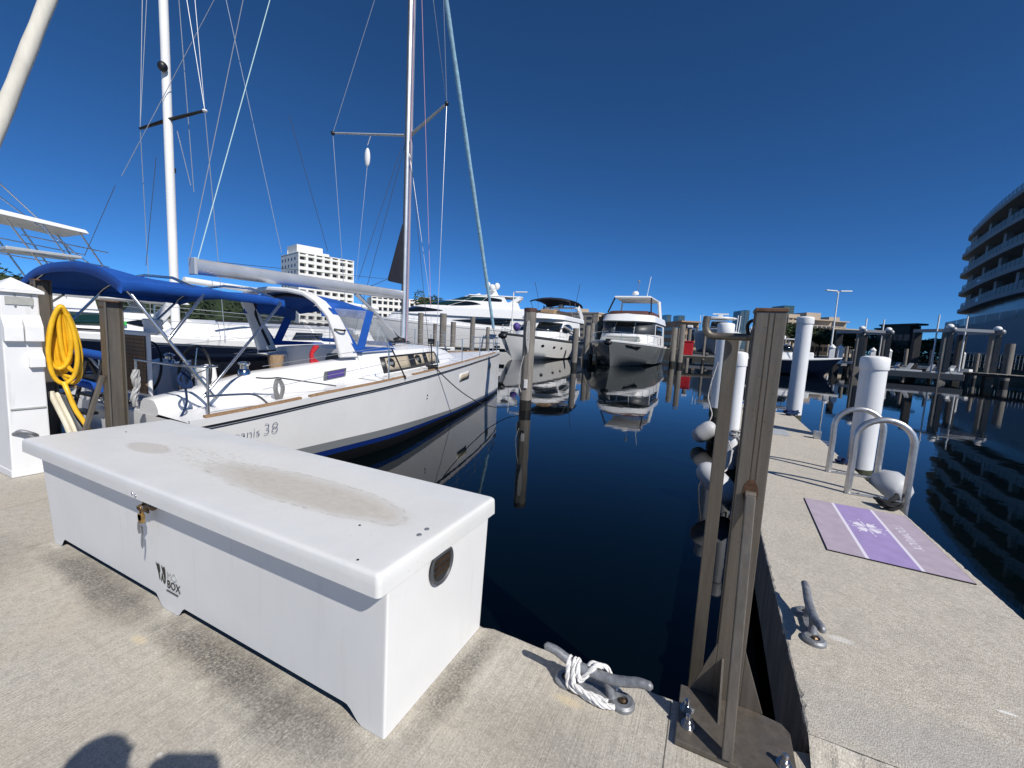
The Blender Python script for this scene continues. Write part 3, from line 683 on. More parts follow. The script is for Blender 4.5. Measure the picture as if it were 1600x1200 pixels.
# ================================================================ loose rope and cable
def tangle(c, r, n, rad, mat, label, name='rope_pile', cat='rope', h=.05):
    pts = []
    for i in range(n):
        a = i * 2.1 + random.uniform(-.5, .5); q = r * random.uniform(.35, 1)
        pts.append((c[0] + q * math.cos(a), c[1] + q * math.sin(a) * .8, c[2] + rad + random.uniform(0, h)))
    return tag(MB().tube(spline(pts, 5), rad, 8).build(name, mat, smooth=60), label, cat)
tangle((1.60, 5.02, .07), .13, 22, .013, M['darkrope'], 'black rubber cable bundled at the foot of the near ladder handrail', 'cable_pile', 'cable', .06)
tag(MB().tube(spline([(1.58, 5.05, .09), (1.7, 5.2, .14), (1.78, 5.42, .1), (1.86, 5.6, -.1), (1.9, 5.7, -.6)], 6), .022, 8).build('cable', M['darkrope'], smooth=60), 'black cable running over the pier edge beside the fender', 'cable')
tangle((1.62, 11.1, .07), .17, 20, .018, M['bluerope'], 'blue rope heap at the far end of the finger pier', h=.12)
tangle((1.64, 6.75, .07), .12, 14, .014, M['bluerope'], 'blue rope beside the thick white pile', h=.08)
tangle((.40, 7.2, .07), .13, 16, .016, M['rope'], 'white rope wound round the slim pile at the pier edge', h=.2)
tangle((.62, 11.15, .07), .12, 14, .02, M['rope'], 'white rope heap behind the near steel post at the pier end', h=.14)
tag(MB().tube(spline([(.05, 9.62, 1.2), (-.04, 9.58, .75), (-.06, 9.6, .45), (.0, 9.6, .25), (.04, 9.55, .1), (-.02, 9.45, -.1)], 6), .014, 6).build('hanging_rope', M['rope'], smooth=60), 'thin white rope hanging down the hooked white pile', 'rope')
tag(MB().tube(spline([(.30, 7.1, .1), (.36, 6.9, -.05), (.34, 6.7, .04), (.3, 6.3, -.1), (.2, 5.9, -.1), (.15, 5.7, -.05)], 6), .012, 6).build('fender_line', M['rope'], smooth=60), 'white fender line along the left face of the pier', 'rope')

# ================================================================ power pedestal
pd = thing('power_pedestal', 'tall white dockside power pedestal with pyramid cap at the left edge', 'pedestal', (-5.78, 1.6, 0))
px0, px1, py0, py1 = -5.93, -5.58, 1.345, 1.605
def pbox(z0, z1, s0=0, s1=0): return [V(px0 + s0, py0 + s0, z0), V(px1 - s0, py0 + s0, z0), V(px1 - s0, py1 - s0, z0), V(px0 + s0, py1 - s0, z0), V(px0 + s1, py0 + s1, z1), V(px1 - s1, py0 + s1, z1), V(px1 - s1, py1 - s1, z1), V(px0 + s1, py1 - s1, z1)]
MB().hexa(pbox(0, 1.66, -.0, .012)).build('cabinet', M['pvc'], pd, bevel=.01)
MB().hexa(pbox(.003, .07, -.006, -.006)).build('plinth', M['pvc'], pd, bevel=.006)
cpm = MB(); q = pbox(1.66, 1.685, -.02, -.02); cpm.hexa(q); ap = V((px0 + px1) / 2, (py0 + py1) / 2, 1.80)
cpm.add([V(px0 - .02, py0 - .02, 1.686), V(px1 + .02, py0 - .02, 1.686), V(px1 + .02, py1 + .02, 1.686), V(px0 - .02, py1 + .02, 1.686), ap], [(0, 1, 4), (1, 2, 4), (2, 3, 4), (3, 0, 4)])
cpm.build('cap', M['pvccap'], pd, bevel=.004)
MB().box(px1 - .008, px1 - .002, py0 + .04, py1 - .05, 1.555, 1.625).build('meter_window', M['greysign'], pd)
MB().box(px0 + .05, px1 - .05, py0 + .004, py0 + .011, 1.555, 1.625).build('meter_window', M['greysign'], pd)
def hood(y0, y1, z0, z1, d):
    x = px1 - .012
    MB().add([V(x, y0, z0), V(x + d, y0, z0), V(x + d, y0, lerp(z0, z1, .55)), V(x, y0, z1), V(x, y1, z0), V(x + d, y1, z0), V(x + d, y1, lerp(z0, z1, .55)), V(x, y1, z1)],
             [(0, 1, 2, 3), (7, 6, 5, 4), (3, 2, 6, 7), (0, 4, 5, 1), (1, 5, 6, 2)]).build('outlet_hood', M['pvccap'], pd, bevel=.004)
hood(py0 + .01, py0 + .125, 1.235, 1.46, .06); hood(py0 + .135, py1 - .01, 1.235, 1.47, .06); hood(py0 + .15, py1 - .012, 1.0, 1.15, .055)
for y, z in ((py0 + .1, 1.64), (py0 + .2, 1.64), (py0 + .1, 1.54), (py0 + .2, 1.54)):
    MB().ball((px1 - .008, y, z), .008).build('screw', M['galv'], pd, smooth=60)
MB().tube(spline([(px1 - .01, py0 + .03, .40), (px1 + .05, py0 + .06, .43), (px1 + .07, py0 + .12, .40), (px1 + .02, py0 + .16, .37)], 5), .018, 8).build('tie_ring', M['galv'], pd, smooth=60)
MB().box(px1 - .003, px1 + .008, py0 + .02, py1 - .02, .62, .632).build('door_seam', M['greysign'], pd)

# yellow hose hung in loops off the post behind the pedestal
def hose_loops(c, label, n, mat, r, w, h, name):
    b = MB(); c = V(*c); out = V(.96, -.28, 0); side = V(.28, .96, 0)
    pts = []
    for k in range(n):
        ww = w * (.1 + 1.0 * (k % 5) / 4 + random.uniform(-.04, .04)); hh = h * random.uniform(.76, 1.12); off = random.uniform(-.06, .06); dep = .16 * (k / n - .5)
        for j in range(10):
            a = math.pi / 2 + 2 * math.pi * j / 10
            x = ww * math.cos(a) * (.55 + .45 * (1 - math.sin(a)) / 2) + off * (1 - math.sin(a)) / 2
            z = (math.sin(a) - 1) * hh / 2
            pts.append(c + side * x + out * (dep + .05 * math.sin(a)) + V(0, 0, z + random.uniform(-.008, .008)))
    b.tube(spline(pts, 4), r, 10)
    return tag(b.build(name, mat, smooth=60), label, 'hose')
hc = PX(86, 482, -5.62)
hose_loops((-5.6, 1.735, 1.56), 'yellow hose coiled in long loops beside the pedestal', 10, M['yellow'], .0185, .105, .66, 'yellow_hose')
tag(MB().tube(spline([PX(100, 598, -5.5), PX(106, 612, -5.45), PX(118, 640, -5.4), PX(133, 662, -5.35), PX(150, 690, -5.3)], 6), .02, 8).build('yellow_hose', M['yellow'], smooth=60), 'single yellow hose end slanting down behind the dock box', 'hose')
for k, (a, mtn, lb) in enumerate(((0, 'cream', 'leftmost cream hose slanting down behind the dock box'), (1, 'cream', 'second cream hose slanting down behind the dock box'), (2, 'greycable', 'thick grey cable slanting down behind the dock box'))):
    x = 80 + a * 10
    rr_ = .024 if k < 2 else .05
    tag(MB().tube(spline([PX(x, 612 + a * 2, -5.75), PX(x + 3, 622, -5.72), PX(x + 12, 640, -5.6), PX(x + 24, 664, -5.5), PX(x + 34, 690, -5.45)], 6), rr_, 8).build('shore_hose', M[mtn], smooth=60), lb, 'hose')
# ================================================================ near sailboat
sb = thing('sailboat', 'white sailboat with blue bimini and dodger moored behind the dock box', 'sailboat', (-6.3, 7.0, WZ))
def xc(Y): return -6.2 - .076 * (Y - 2.2)
T_hb = [(2.3, 1.56), (3.5, 1.68), (5, 1.75), (6.5, 1.60), (7.6, 1.43), (9, 1.17), (10, .95), (11.25, .66), (12.3, .38), (13.1, .14), (13.45, .025)]
T_zs = [(2.3, .46), (3, .505), (3.8, .57), (5.1, .65), (7.6, .76), (10, .85), (13.45, .935)]
T_bw = [(2.3, 1.36), (5.6, 1.55), (8.34, 1.10), (10, .80), (11.25, .56), (12.6, .25), (13.3, .04), (13.45, .015)]
hb = lambda Y: smooth_tab(Y, T_hb) if Y < 13.1 else tab(Y, T_hb)
zs = lambda Y: smooth_tab(Y, T_zs)
bw = lambda Y: smooth_tab(Y, T_bw) if Y < 13.1 else tab(Y, T_bw)
def hbz(Y, z):
    u = (z - WZ) / (zs(Y) - WZ)
    if u < 0: return bw(Y) * (1 + .9 * (z - WZ))
    return bw(Y) + (hb(Y) - bw(Y)) * (u ** .62)
YS = [2.3 + (13.45 - 2.3) * (1 - (1 - i / 44) ** 1.25) for i in range(45)]
gT = lambda Y: WZ + tab(Y, [(2.2, .45), (5.6, .37), (8.3, .23), (13, .15)])
bT = lambda Y: WZ + tab(Y, [(2.2, .33), (5.6, .25), (8.3, .155), (13, .10)])
bB = lambda Y: WZ + tab(Y, [(2.2, .24), (5.6, .17), (8.3, .095), (13, .06)])
def band(zl, out=0.0):
    b = MB()
    for s in (1, -1):
        b.loft([[V(xc(Y) + s * (hbz(Y, z) + out), Y, z) for z in (f(Y) for f in zl)] for Y in YS])
    return b
mixf = lambda a, b, t: (lambda Y: lerp(a(Y), b(Y), t))
top = lambda Y: zs(Y)
h_ = band([top, lambda Y: zs(Y) - .08, mixf(top, gT, .35), mixf(top, gT, .65), gT])
tr = [V(xc(2.3) + s * hbz(2.3, z), 2.3, z) for s, zz in ((1, (zs(2.3), .3, .1, -.1)), (-1, (-.1, .1, .3, zs(2.3)))) for z in zz]
h_.add(tr, [tuple(range(8))]); h_.build('hull', M['gel'], sb, smooth=40)
band([gT, bT]).build('grey_stripe', M['bootgrey'], sb, smooth=40)
band([bT, bB]).build('boot_stripe', M['boot'], sb, smooth=40)
bt = band([bB, lambda Y: WZ, lambda Y: -.75, lambda Y: -1.0]); bt.build('underbody', M['antifoul'], sb, smooth=40)
rs = MB()
for s in (1, -1):
    for d0, d1 in ((.045, .066), (.078, .088)):
        rs.loft([[V(xc(Y) + s * (hbz(Y, zs(Y) - d) + o_), Y, zs(Y) - d) for d, o_ in ((d0, 0), (d0, .008), (d1, .008), (d1, 0))] for Y in YS])
rs.build('rubbing_strake', M['black'], sb)
# deck with cockpit well, toe rail
CW = lambda Y: tab(Y, [(2.3, .95), (3.4, 1.08), (5.4, 1.10)])
dk = MB()
def dpt(Y, k, s=1): b = hb(Y) - .015; return V(xc(Y) + s * b * k, Y, zs(Y) + .012 + .05 * (1 - k * k))
YA = [y for y in YS if y > 5.2]
dk.loft([[dpt(Y, k) for k in (-1, -.9, -.6, -.3, 0, .3, .6, .9, 1)] for Y in [5.15] + YA])
YC = [2.3 + i * .36 for i in range(9)]
for s in (1, -1):
    dk.loft([[V(xc(Y) + s * (hb(Y) - .015), Y, zs(Y) + .012), V(xc(Y) + s * CW(Y), Y, zs(Y) + .03)] for Y in YC])
dk.build('deck', M['gel2'], sb, smooth=40)
te = MB()
for s in (1, -1):
    te.loft([[V(xc(Y) + s * hb(Y), Y, zs(Y) - .002), V(xc(Y) + s * (hb(Y) + .006), Y, zs(Y) + .034), V(xc(Y) + s * (hb(Y) - .03), Y, zs(Y) + .036), V(xc(Y) + s * (hb(Y) - .035), Y, zs(Y) + .0)] for Y in YS])
te.build('bulwark', M['gel2'], sb, smooth=30)
for y0, y1 in ((2.45, 3.55), (3.68, 5.72), (5.98, 6.85), (7.0, 8.6), (8.7, 12.4)):
    for s in (1, -1):
        ys = [lerp(y0, y1, i / 12) for i in range(13)]
        MB().loft([[V(xc(Y) + s * (hb(Y) + .003), Y, zs(Y) + .036), V(xc(Y) + s * (hb(Y) - .004), Y, zs(Y) + .062), V(xc(Y) + s * (hb(Y) - .05), Y, zs(Y) + .062), V(xc(Y) + s * (hb(Y) - .052), Y, zs(Y) + .0365)] for Y in ys], closed_ring=True, caps=True).build('teak_capping', M['teak'], sb)
# coamings and cockpit
ct = lambda Y: tab(Y, [(2.3, .62), (2.7, .69), (3.4, .86), (4.75, .97), (5.5, 1.03)])
FZ = .16
for s in (1, -1):
    rings = []
    for Y in [2.32 + i * .165 for i in range(20)]:
        c = CW(Y); z = ct(Y)
        rings.append([V(xc(Y) + s * c, Y, zs(Y) + .02), V(xc(Y) + s * (c - .02), Y, lerp(zs(Y), z, .5)), V(xc(Y) + s * (c - .06), Y, z - .03), V(xc(Y) + s * (c - .10), Y, z), V(xc(Y) + s * (c - .3), Y, z + .005), V(xc(Y) + s * (c - .36), Y, z - .04), V(xc(Y) + s * (c - .4), Y, FZ + .32), V(xc(Y) + s * (c - .75), Y, FZ + .30), V(xc(Y) + s * (c - .77), Y, FZ)])
    MB().loft(rings, caps=True).build('coaming', M['gel2'], sb, smooth=45)
MB().add([V(xc(2.35) - .9, 2.35, FZ), V(xc(2.35) + .9, 2.35, FZ), V(xc(5.4) + .9, 5.4, FZ), V(xc(5.4) - .9, 5.4, FZ)], [(0, 1, 2, 3)]).build('cockpit_sole', M['teak'], sb)
# companionway bulkhead with dark doorway
bk = MB(); Yb = 5.42
for x0, x1 in ((-.98, -.34), (.34, .98)): bk.box(xc(Yb) + x0, xc(Yb) + x1, Yb, Yb + .06, FZ, 1.06)
bk.build('bulkhead', M['gel2'], sb)
MB().box(xc(Yb) - .34, xc(Yb) + .34, Yb + .03, Yb + .05, FZ, 1.08).build('companionway', M['black'], sb)
MB().prism([(xc(5) + .55, 4.72, .4), (xc(5) + .55, 5.40, .4), (xc(5) + .55, 5.40, 1.08), (xc(5) + .55, 4.98, 1.06)], (.05, 0, 0)).build('side_panel', M['greycanvas'], sb)
# coachroof
T_cw = [(5.2, 1.19), (6, 1.17), (6.8, 1.10), (7.8, .97), (8.8, .74), (9.6, .42), (9.95, .2)]
T_ct = [(5.2, 1.13), (6, 1.17), (7.8, 1.215), (8.8, 1.12), (9.6, .95), (9.95, .885)]
cw = lambda Y: smooth_tab(Y, T_cw); czt = lambda Y: smooth_tab(Y, T_ct)
def croof(Y, u, s=1, out=0.0):                         # u: 0 deck .. 1 shoulder on the side wall
    zb = zs(Y) + .03; w = cw(Y) - .16 * u
    return V(xc(Y) + s * (w + out), Y, lerp(zb, czt(Y) - .05, u) )
cr = MB(); rings = []
for i in range(26):
    Y = 5.2 + 4.75 * i / 25; L_ = []
    for s, seq in ((-1, (0, .5, .9, 1)), (1, (1, .9, .5, 0))):
        pts = [croof(Y, u, s) for u in seq]
        if s == -1: L_ += pts + [V(xc(Y) - cw(Y) * .6, Y, czt(Y) - .012), V(xc(Y), Y, czt(Y) + .01), V(xc(Y) + cw(Y) * .6, Y, czt(Y) - .012)]
        else: L_ += pts
    rings.append(L_)
cr.loft(rings, caps=True).build('coachroof', M['gel2'], sb, smooth=40)
def side_patch(y0, y1, u0, u1, name, mat, out, parent=sb, tip=0):
    n = 8; a = []; 
    for i in range(n + 1):
        Y = lerp(y0, y1, i / n)
        k = 1.0
        a.append([croof(Y, lerp(u0, u1, 0), 1, out), croof(Y, lerp(u0, u1, .5), 1, out), croof(Y + (0 if i < n else -tip), u1, 1, out)])
    return MB().loft(a).build(name, mat, parent, smooth=60, solid=.006)
win = side_patch(5.72, 7.98, .06, .78, 'side_window', M['black'], .006, tip=.12)
side_patch(5.85, 6.62, .16, .70, 'window_blind', M['blind'], .0125, win); side_patch(6.86, 7.22, .2, .70, 'window_blind', M['blind'], .0125, win); side_patch(7.4, 7.82, .22, .70, 'window_blind', M['blind'], .0125, win)
for y in (5.98, 6.95):
    p = croof(y, .43, 1, .018); MB().lathe([(.105, -.006), (.105, .006), (.07, .008)], p, 18, Matrix.Rotation(R_(80), 4, 'Y')).build('opening_port', M['black'], win, smooth=40)
    MB().box(p.x - .0, p.x + .011, p.y - .05, p.y + .05, p.z - .035, p.z + .035).build('port_glass', M['bootgrey'], win)
# cockpit side port with purple cover
pq = croof(5.34, .5, 1, .0)
pp = [V(xc(Y) + CW(Y) + .012, Y, z) for Y, z in ((4.42, .70), (4.86, .74), (4.88, .87), (4.44, .83))]
MB().prism(pp, (-.02, 0, 0)).build('port_frame', M['greycanvas'], sb, bevel=.008)
MB().prism([p + V(.0105, 0, 0) for p in [pp[0].lerp(pp[2], .12), pp[1].lerp(pp[3], .12), pp[2].lerp(pp[0], .12), pp[3].lerp(pp[1], .12)]], (-.004, 0, 0)).build('port_cover', M['purple'], sb)
# hull ports
def hull_patch(y0, y1, z0, z1, name, mat, parent, out):
    return MB().loft([[V(xc(Y) + hbz(Y, z) + out, Y, z) for z in (z0 + (Y - y0) * .035, z1 + (Y - y0) * .035)] for Y in [lerp(y0, y1, i / 5) for i in range(6)]]).build(name, mat, parent, smooth=60, solid=.008)
for y0, y1, z0 in ((8.38, 9.12, .36), (11.2, 11.62, .47)):
    w = hull_patch(y0, y1, z0, z0 + .2, 'hull_window', M['gel'], sb, .004); hull_patch(y0 + .04, y1 - .04, z0 + .025, z0 + .175, 'window_blind', M['blind'], w, .010)
fx = 5.62; p = V(xc(6.6) + hbz(6.6, .28) + .004, 6.6, .28)
MB().ball(p, (.01, .02, .02)).ball(p + V(-.004, 0, -.06), (.01, .018, .018)).build('skin_fitting', M['chrome'], sb, smooth=60)
# model name on the quarter; its first letters are hidden behind the box
Lp = PX(437, 671, xc(4.6) + hbz(4.6, .35)); yn = 3.15
o0 = V(xc(2.5) + hbz(2.5, .22) + .006, 2.45, .215); o1 = V(xc(3.5) + hbz(3.5, .22) + .006, 3.5, .215)
text_mesh('model_name', 'oceanis', .15, V(xc(2.58) + hbz(2.58, .22) + .008, 2.58, .212), o1 - o0, V(.12, 0, 1), M['navyink'], sb, depth=.0005, lift=.01, thin=-.0035)
text_mesh('model_number', '38', .2, V(xc(3.05) + hbz(3.05, .24) + .008, 3.05, .215), o1 - o0, V(.12, 0, 1), M['navyink'], sb, depth=.0005, lift=.012, thin=-.0065)
# arch over the cockpit
ar = MB(); xa = xc(4.8)
st_ = [(1.03, 4.98, 1.03, .36), (1.02, 4.86, 1.35, .30), (.99, 4.70, 1.66, .24), (.90, 4.54, 1.87, .20), (.72, 4.46, 1.985, .18), (.4, 4.42, 2.035, .18), (0, 4.40, 2.05, .18)]
full = [(-a, b, c, d) for a, b, c, d in st_[:-1]] + st_[::-1]
rings = []
for i, (a, b, c, d) in enumerate(full):
    t0 = full[max(i - 1, 0)]; t1 = full[min(i + 1, len(full) - 1)]
    tg = V(t1[0] - t0[0], 0, t1[2] - t0[2]).normalized(); nr = V(-tg.z, 0, tg.x) * .035
    p = V(xa + a, b, c)
    rings.append([p + V(0, -d / 2, 0) + nr, p + V(0, d / 2, 0) + nr, p + V(0, d / 2, 0) - nr, p + V(0, -d / 2, 0) - nr])
ar.loft(rings, closed_ring=True, caps=True).build('arch', M['gel'], sb, bevel=.02, seg=2, smooth=45)
MB().tube(spline([(xa + 1.05, 4.67, 1.475), (xa + 1.10, 4.74, 1.465), (xa + 1.10, 4.84, 1.46), (xa + 1.05, 4.88, 1.47)], 5), .014, 8).build('arch_handle', M['black'], sb, smooth=60)
# dodger: roof, blue frame strips, clear panes
def dg(a, b, c): return V(xa + a, b, c)
roof = MB(); rings = []
for Y, zc, ze, w in ((4.52, 2.03, 1.86, .95), (4.9, 2.04, 1.88, .98), (5.3, 2.0, 1.86, .99), (5.52, 1.93, 1.79, .98)):
    rings.append([dg(-w, Y, ze - .2), dg(-w * .97, Y, ze)] + [dg(w * .9 * k, Y, ze + (zc - ze) * (1 - k * k)) for k in (-.9, -.6, -.3, 0, .3, .6, .9)] + [dg(w * .97, Y, ze), dg(w * 1.01, Y, ze - .2)])
roof.loft(rings).build('dodger_roof', M['blue'], sb, smooth=60, solid=.012)
fr = MB()
for s in (1, -1):
    fr.prism([dg(s * .985, 5.40, 1.82), dg(s * .985, 5.55, 1.80), dg(s * 1.06, 5.26, 1.12), dg(s * 1.06, 5.10, 1.12)], (s * .012, 0, 0))
    fr.prism([dg(s * .985, 4.62, 1.80), dg(s * .99, 4.72, 1.78), dg(s * 1.05, 5.2, 1.14), dg(s * 1.06, 5.1, 1.12)], (s * .012, 0, 0))
    fr.prism([dg(s * 1.06, 5.04, 1.11), dg(s * 1.06, 5.28, 1.20), dg(s * .95, 6.1, 1.18), dg(s * .95, 6.16, 1.155)], (s * .014, 0, 0))
fr.loft([[dg(a, 6.12 + .10 * (1 - abs(a)), 1.205), dg(a, 6.02 + .12 * (1 - abs(a)), 1.28)] for a in (-.95, -.5, 0, .5, .95)])
fr.loft([[dg(a, 5.50, 1.9 - .1 * a * a), dg(a, 5.60, 1.80 - .08 * a * a)] for a in (-.95, -.5, 0, .5, .95)])
fr.build('dodger_frame', M['blue'], sb, solid=.008)
for s in (1, -1):
    MB().add([dg(s * .995, 4.72, 1.80), dg(s * .995, 5.42, 1.81), dg(s * 1.06, 5.12, 1.13), dg(s * 1.055, 5.16, 1.2)], [(0, 1, 2, 3)]).build('dodger_side_pane', M['vinyl'], sb)
    MB().add([dg(s * .985, 5.55, 1.79), dg(s * 1.06, 5.27, 1.19), dg(s * .95, 6.02, 1.22)], [(0, 1, 2)]).build('dodger_corner_pane', M['vinyl'], sb)
MB().loft([[dg(a, 5.60, 1.80 - .08 * a * a), dg(a * 1.01, 5.8, 1.55), dg(a * 1.0, 6.02 + .10 * (1 - abs(a)), 1.28)] for a in (-.95, -.5, 0, .5, .95)]).build('dodger_front_pane', M['vinyl'], sb, smooth=60)
MB().tube(spline([dg(-1.0, 5.0, 1.12), dg(-.97, 4.75, 1.62), dg(-.8, 4.68, 1.88), dg(0, 4.66, 1.99), dg(.8, 4.68, 1.88), dg(.97, 4.75, 1.62), dg(1.0, 5.0, 1.12)], 5), .028, 8).build('dodger_hoop', M['navycloth'], sb, smooth=60)
# bimini
bn = MB(); xb = -6.25; rings = []
for j, Y in enumerate([1.97, 2.12, 2.3, 2.55, 2.8, 3.05, 3.3, 3.5, 3.66]):
    dip = .05 * abs(math.sin(math.pi * (Y - 1.97) / .85)); w = 1.24; ring = []
    for k in range(-10, 11):
        u = k / 10; z = 1.83 + lerp(.225, .10, min(1, max(0, (Y - 1.97) / .9))) * (1 - abs(u) ** 2.6) - dip * (1 - u * u) * .7 - dip * .3
        ring.append(V(xb + w * u - .05 * (Y - 2), Y, z - (.02 if Y < 2.0 or Y > 3.62 else 0)))
    ring = [ring[0] + V(0, 0, -.075)] + ring + [ring[-1] + V(0, 0, -.075)]
    rings.append(ring)
rings.insert(0, [p + V(0, -.012, -.10 if 0 < i < 22 else -.03) for i, p in enumerate(rings[0])])
rings.append([p + V(0, .012, -.09 if 0 < i < 22 else -.03) for i, p in enumerate(rings[-1])])
bn.loft(rings).build('bimini_canopy', M['blue'], sb, smooth=65, solid=.008)
for j in (3, 6):
    MB().tube([p + V(0, 0, .004) for p in rings[j + 1][1:-1]], .006, 5).build('bimini_seam', M['blue'], sb)
for k in (1, -2): MB().tube([r[k] + V(0, 0, .003) for r in rings[1:-1]], .005, 5).build('bimini_seam', M['blue'], sb)
hr_ = MB(); rope3(hr_, [PX(212, 578, -4.98), PX(209, 592, -4.96), PX(213, 606, -4.97), PX(208, 620, -4.95), PX(212, 634, -4.96)], .022); rope3(hr_, [PX(214, 578, -4.99), PX(216, 600, -4.98), PX(210, 628, -4.97)], .018)
tag(hr_.build('hanging_rope', M['rope'], smooth=60), 'white rope plaited down the sailboat stern rail post', 'rope')
def bow_tube(Y0, z0, Y1, zt):
    pts = []
    for u in (-1, -.97, -.85, -.5, 0, .5, .85, .97, 1):
        k = 1 - abs(u) ** 2.6
        pts.append(V(xb + 1.2 * u, Y1, zt + .225 * k))
    pts = [V(xb - 1.24, Y0, z0)] + pts + [V(xb + 1.24, Y0, z0)]
    MB().tube(pts, .0165, 8).build('bimini_tube', M['ss'], sb, smooth=60)
bow_tube(2.75, .64, 2.02, 1.76); bow_tube(2.32, 1.29, 2.68, 1.78); bow_tube(2.62, .66, 3.58, 1.77)
# helm wheels, pedestals
def wheel(x, Y, z, r):
    w = MB(); ring = [V(x + r * math.cos(a), Y + .12 * r * math.sin(a), z + r * math.sin(a)) for a in (2 * math.pi * k / 28 for k in range(28))]
    wo_ = w.tube(ring, .017, 8, closed=True).build('helm_wheel', M['black'], sb, smooth=60)
    sp = MB()
    for k in range(5):
        a = 2 * math.pi * k / 5 + .3; sp.tube([V(x, Y, z), V(x + r * math.cos(a), Y + .12 * r * math.sin(a), z + r * math.sin(a))], .008, 6)
    sp.ball(V(x, Y, z), .04); sp.build('spokes', M['ss'], wo_, smooth=60)
    MB().hexa([V(x - .12, Y + .06, FZ), V(x + .12, Y + .06, FZ), V(x + .12, Y + .3, FZ), V(x - .12, Y + .3, FZ), V(x - .1, Y + .04, z + .08), V(x + .1, Y + .04, z + .08), V(x + .1, Y + .2, z + .12), V(x - .1, Y + .2, z + .12)]).build('helm_pedestal', M['gel2'], sb, bevel=.03, seg=3)
wheel(-5.75, 2.92, .84, .34); wheel(-6.85, 2.92, .84, .34)
# cockpit table, cushion box and basket
MB().box(xc(4) - .35, xc(4) + .32, 3.35, 4.3, .5, .97).build('cockpit_table', M['leather'], sb, bevel=.03)
MB().box(xc(4) - .36, xc(4) + .33, 3.33, 4.32, .972, 1.02).build('table_top', M['navycloth'], sb, bevel=.01)
MB().lathe([(.075, 0), (.11, .26)], (xc(4.3) + .62, 3.98, .80), 14).build('basket', M['wicker'], sb)
# transom platform, folded up, teak slats
tp = MB().box(-6.58, -5.98, 2.56, 2.6, .56, 1.34); tpo = tp.build('transom_platform', M['gel2'], sb, bevel=.03, seg=3)
MB().box(-6.545, -6.02, 2.553, 2.559, .60, 1.285).build('caulking', M['caulk'], tpo)
for k in range(15):
    z = .603 + k * .0455; MB().box(-6.543, -6.022, 2.545, 2.5525, z, z + .0405).build('slat', M['teak'], tpo)
MB().lathe([(.09, 0), (.09, .1), (.1, .1), (.1, .16), (.085, .17)], (-6.28, 2.75, 1.32), 16).build('vent_pot', M['pvccap'], sb, smooth=35)
# stern pulpit and pushpit rails
def rail(b, pts, r=.0125): b.tube(spline([V(*p) for p in pts], 4), r, 8)
SX = lambda Y: xc(Y) + hb(Y) - .08
z = 1.03
for s in (1, -1):
    pu = MB(); fx_ = lambda x, Y: xc(Y) + s * (x - xc(Y))
    rail(pu, [(fx_(SX(2.5), 2.5), 2.62, z), (fx_(SX(2.45), 2.45), 2.48, z), (fx_(xc(2.3) + 1.2, 2.3), 2.36, z), (fx_(xc(2.3) + .4, 2.3), 2.36, z)])
    for x, Y in ((SX(2.5), 2.52), (xc(2.3) + .42, 2.36)): pu.tube([V(fx_(x, 2.4), Y, zs(Y)), V(fx_(x, 2.4), Y, z)], .0125, 8)
    rail(pu, [(fx_(SX(3.25), 3.25), 3.2, zs(3.2)), (fx_(SX(3.1), 3.1), 3.02, .68), (fx_(SX(2.8), 2.8), 2.8, .71), (fx_(SX(2.5), 2.5), 2.5, .72)])
    pu.build('pushpit', M['ss'], sb, smooth=60)
bp_ = MB()
for z in (1.22, 1.42):
    rail(bp_, [(xc(12.1) + hb(12.1) - .05, 12.1, z), (xc(12.9) + .2, 12.9, z + .02), (xc(13.35), 13.4, z + .03), (xc(12.9) - .2, 12.9, z + .02), (xc(12.1) - hb(12.1) + .05, 12.1, z)])
for s in (1, -1):
    for Y in (12.1, 12.9): bp_.tube([V(xc(Y) + s * (hb(Y) - .05), Y, zs(Y)), V(xc(Y) + s * (hb(Y) - .05), Y, 1.43)], .0125, 8)
bp_.build('pulpit', M['ss'], sb, smooth=60)
# stanchions, lifelines
SY = [5.25, 7.05, 8.55, 10.2]
for s in (1, -1):
    for Y in SY:
        MB().tube([V(xc(Y) + s * (hb(Y) - .05), Y, zs(Y) + .03), V(xc(Y) + s * (hb(Y) - .06), Y, zs(Y) + .60)], .0125, 8).build('stanchion', M['ss'], sb, smooth=60)
    Y = 5.25; MB().tube([V(xc(Y) + s * (hb(Y) - .05), Y + .42, zs(Y) + .03), V(xc(Y) + s * (hb(Y) - .06), Y + .06, zs(Y) + .56)], .0125, 8).build('gate_brace', M['black'], sb, smooth=60)
    for dz in (.32, .59):
        pts = [V(SX(3.1) if s > 0 else 2 * xc(3.1) - SX(3.1), 3.1, .62 + dz - .2)] + [V(xc(Y) + s * (hb(Y) - .06), Y, zs(Y) + dz) for Y in SY] + [V(xc(12.1) + s * (hb(12.1) - .05), 12.1, zs(12.1) + dz - .03)]
        for a, b in zip(pts, pts[1:]): MB().tube([a, b], .0038, 5).build('lifeline', M['wire'], sb)
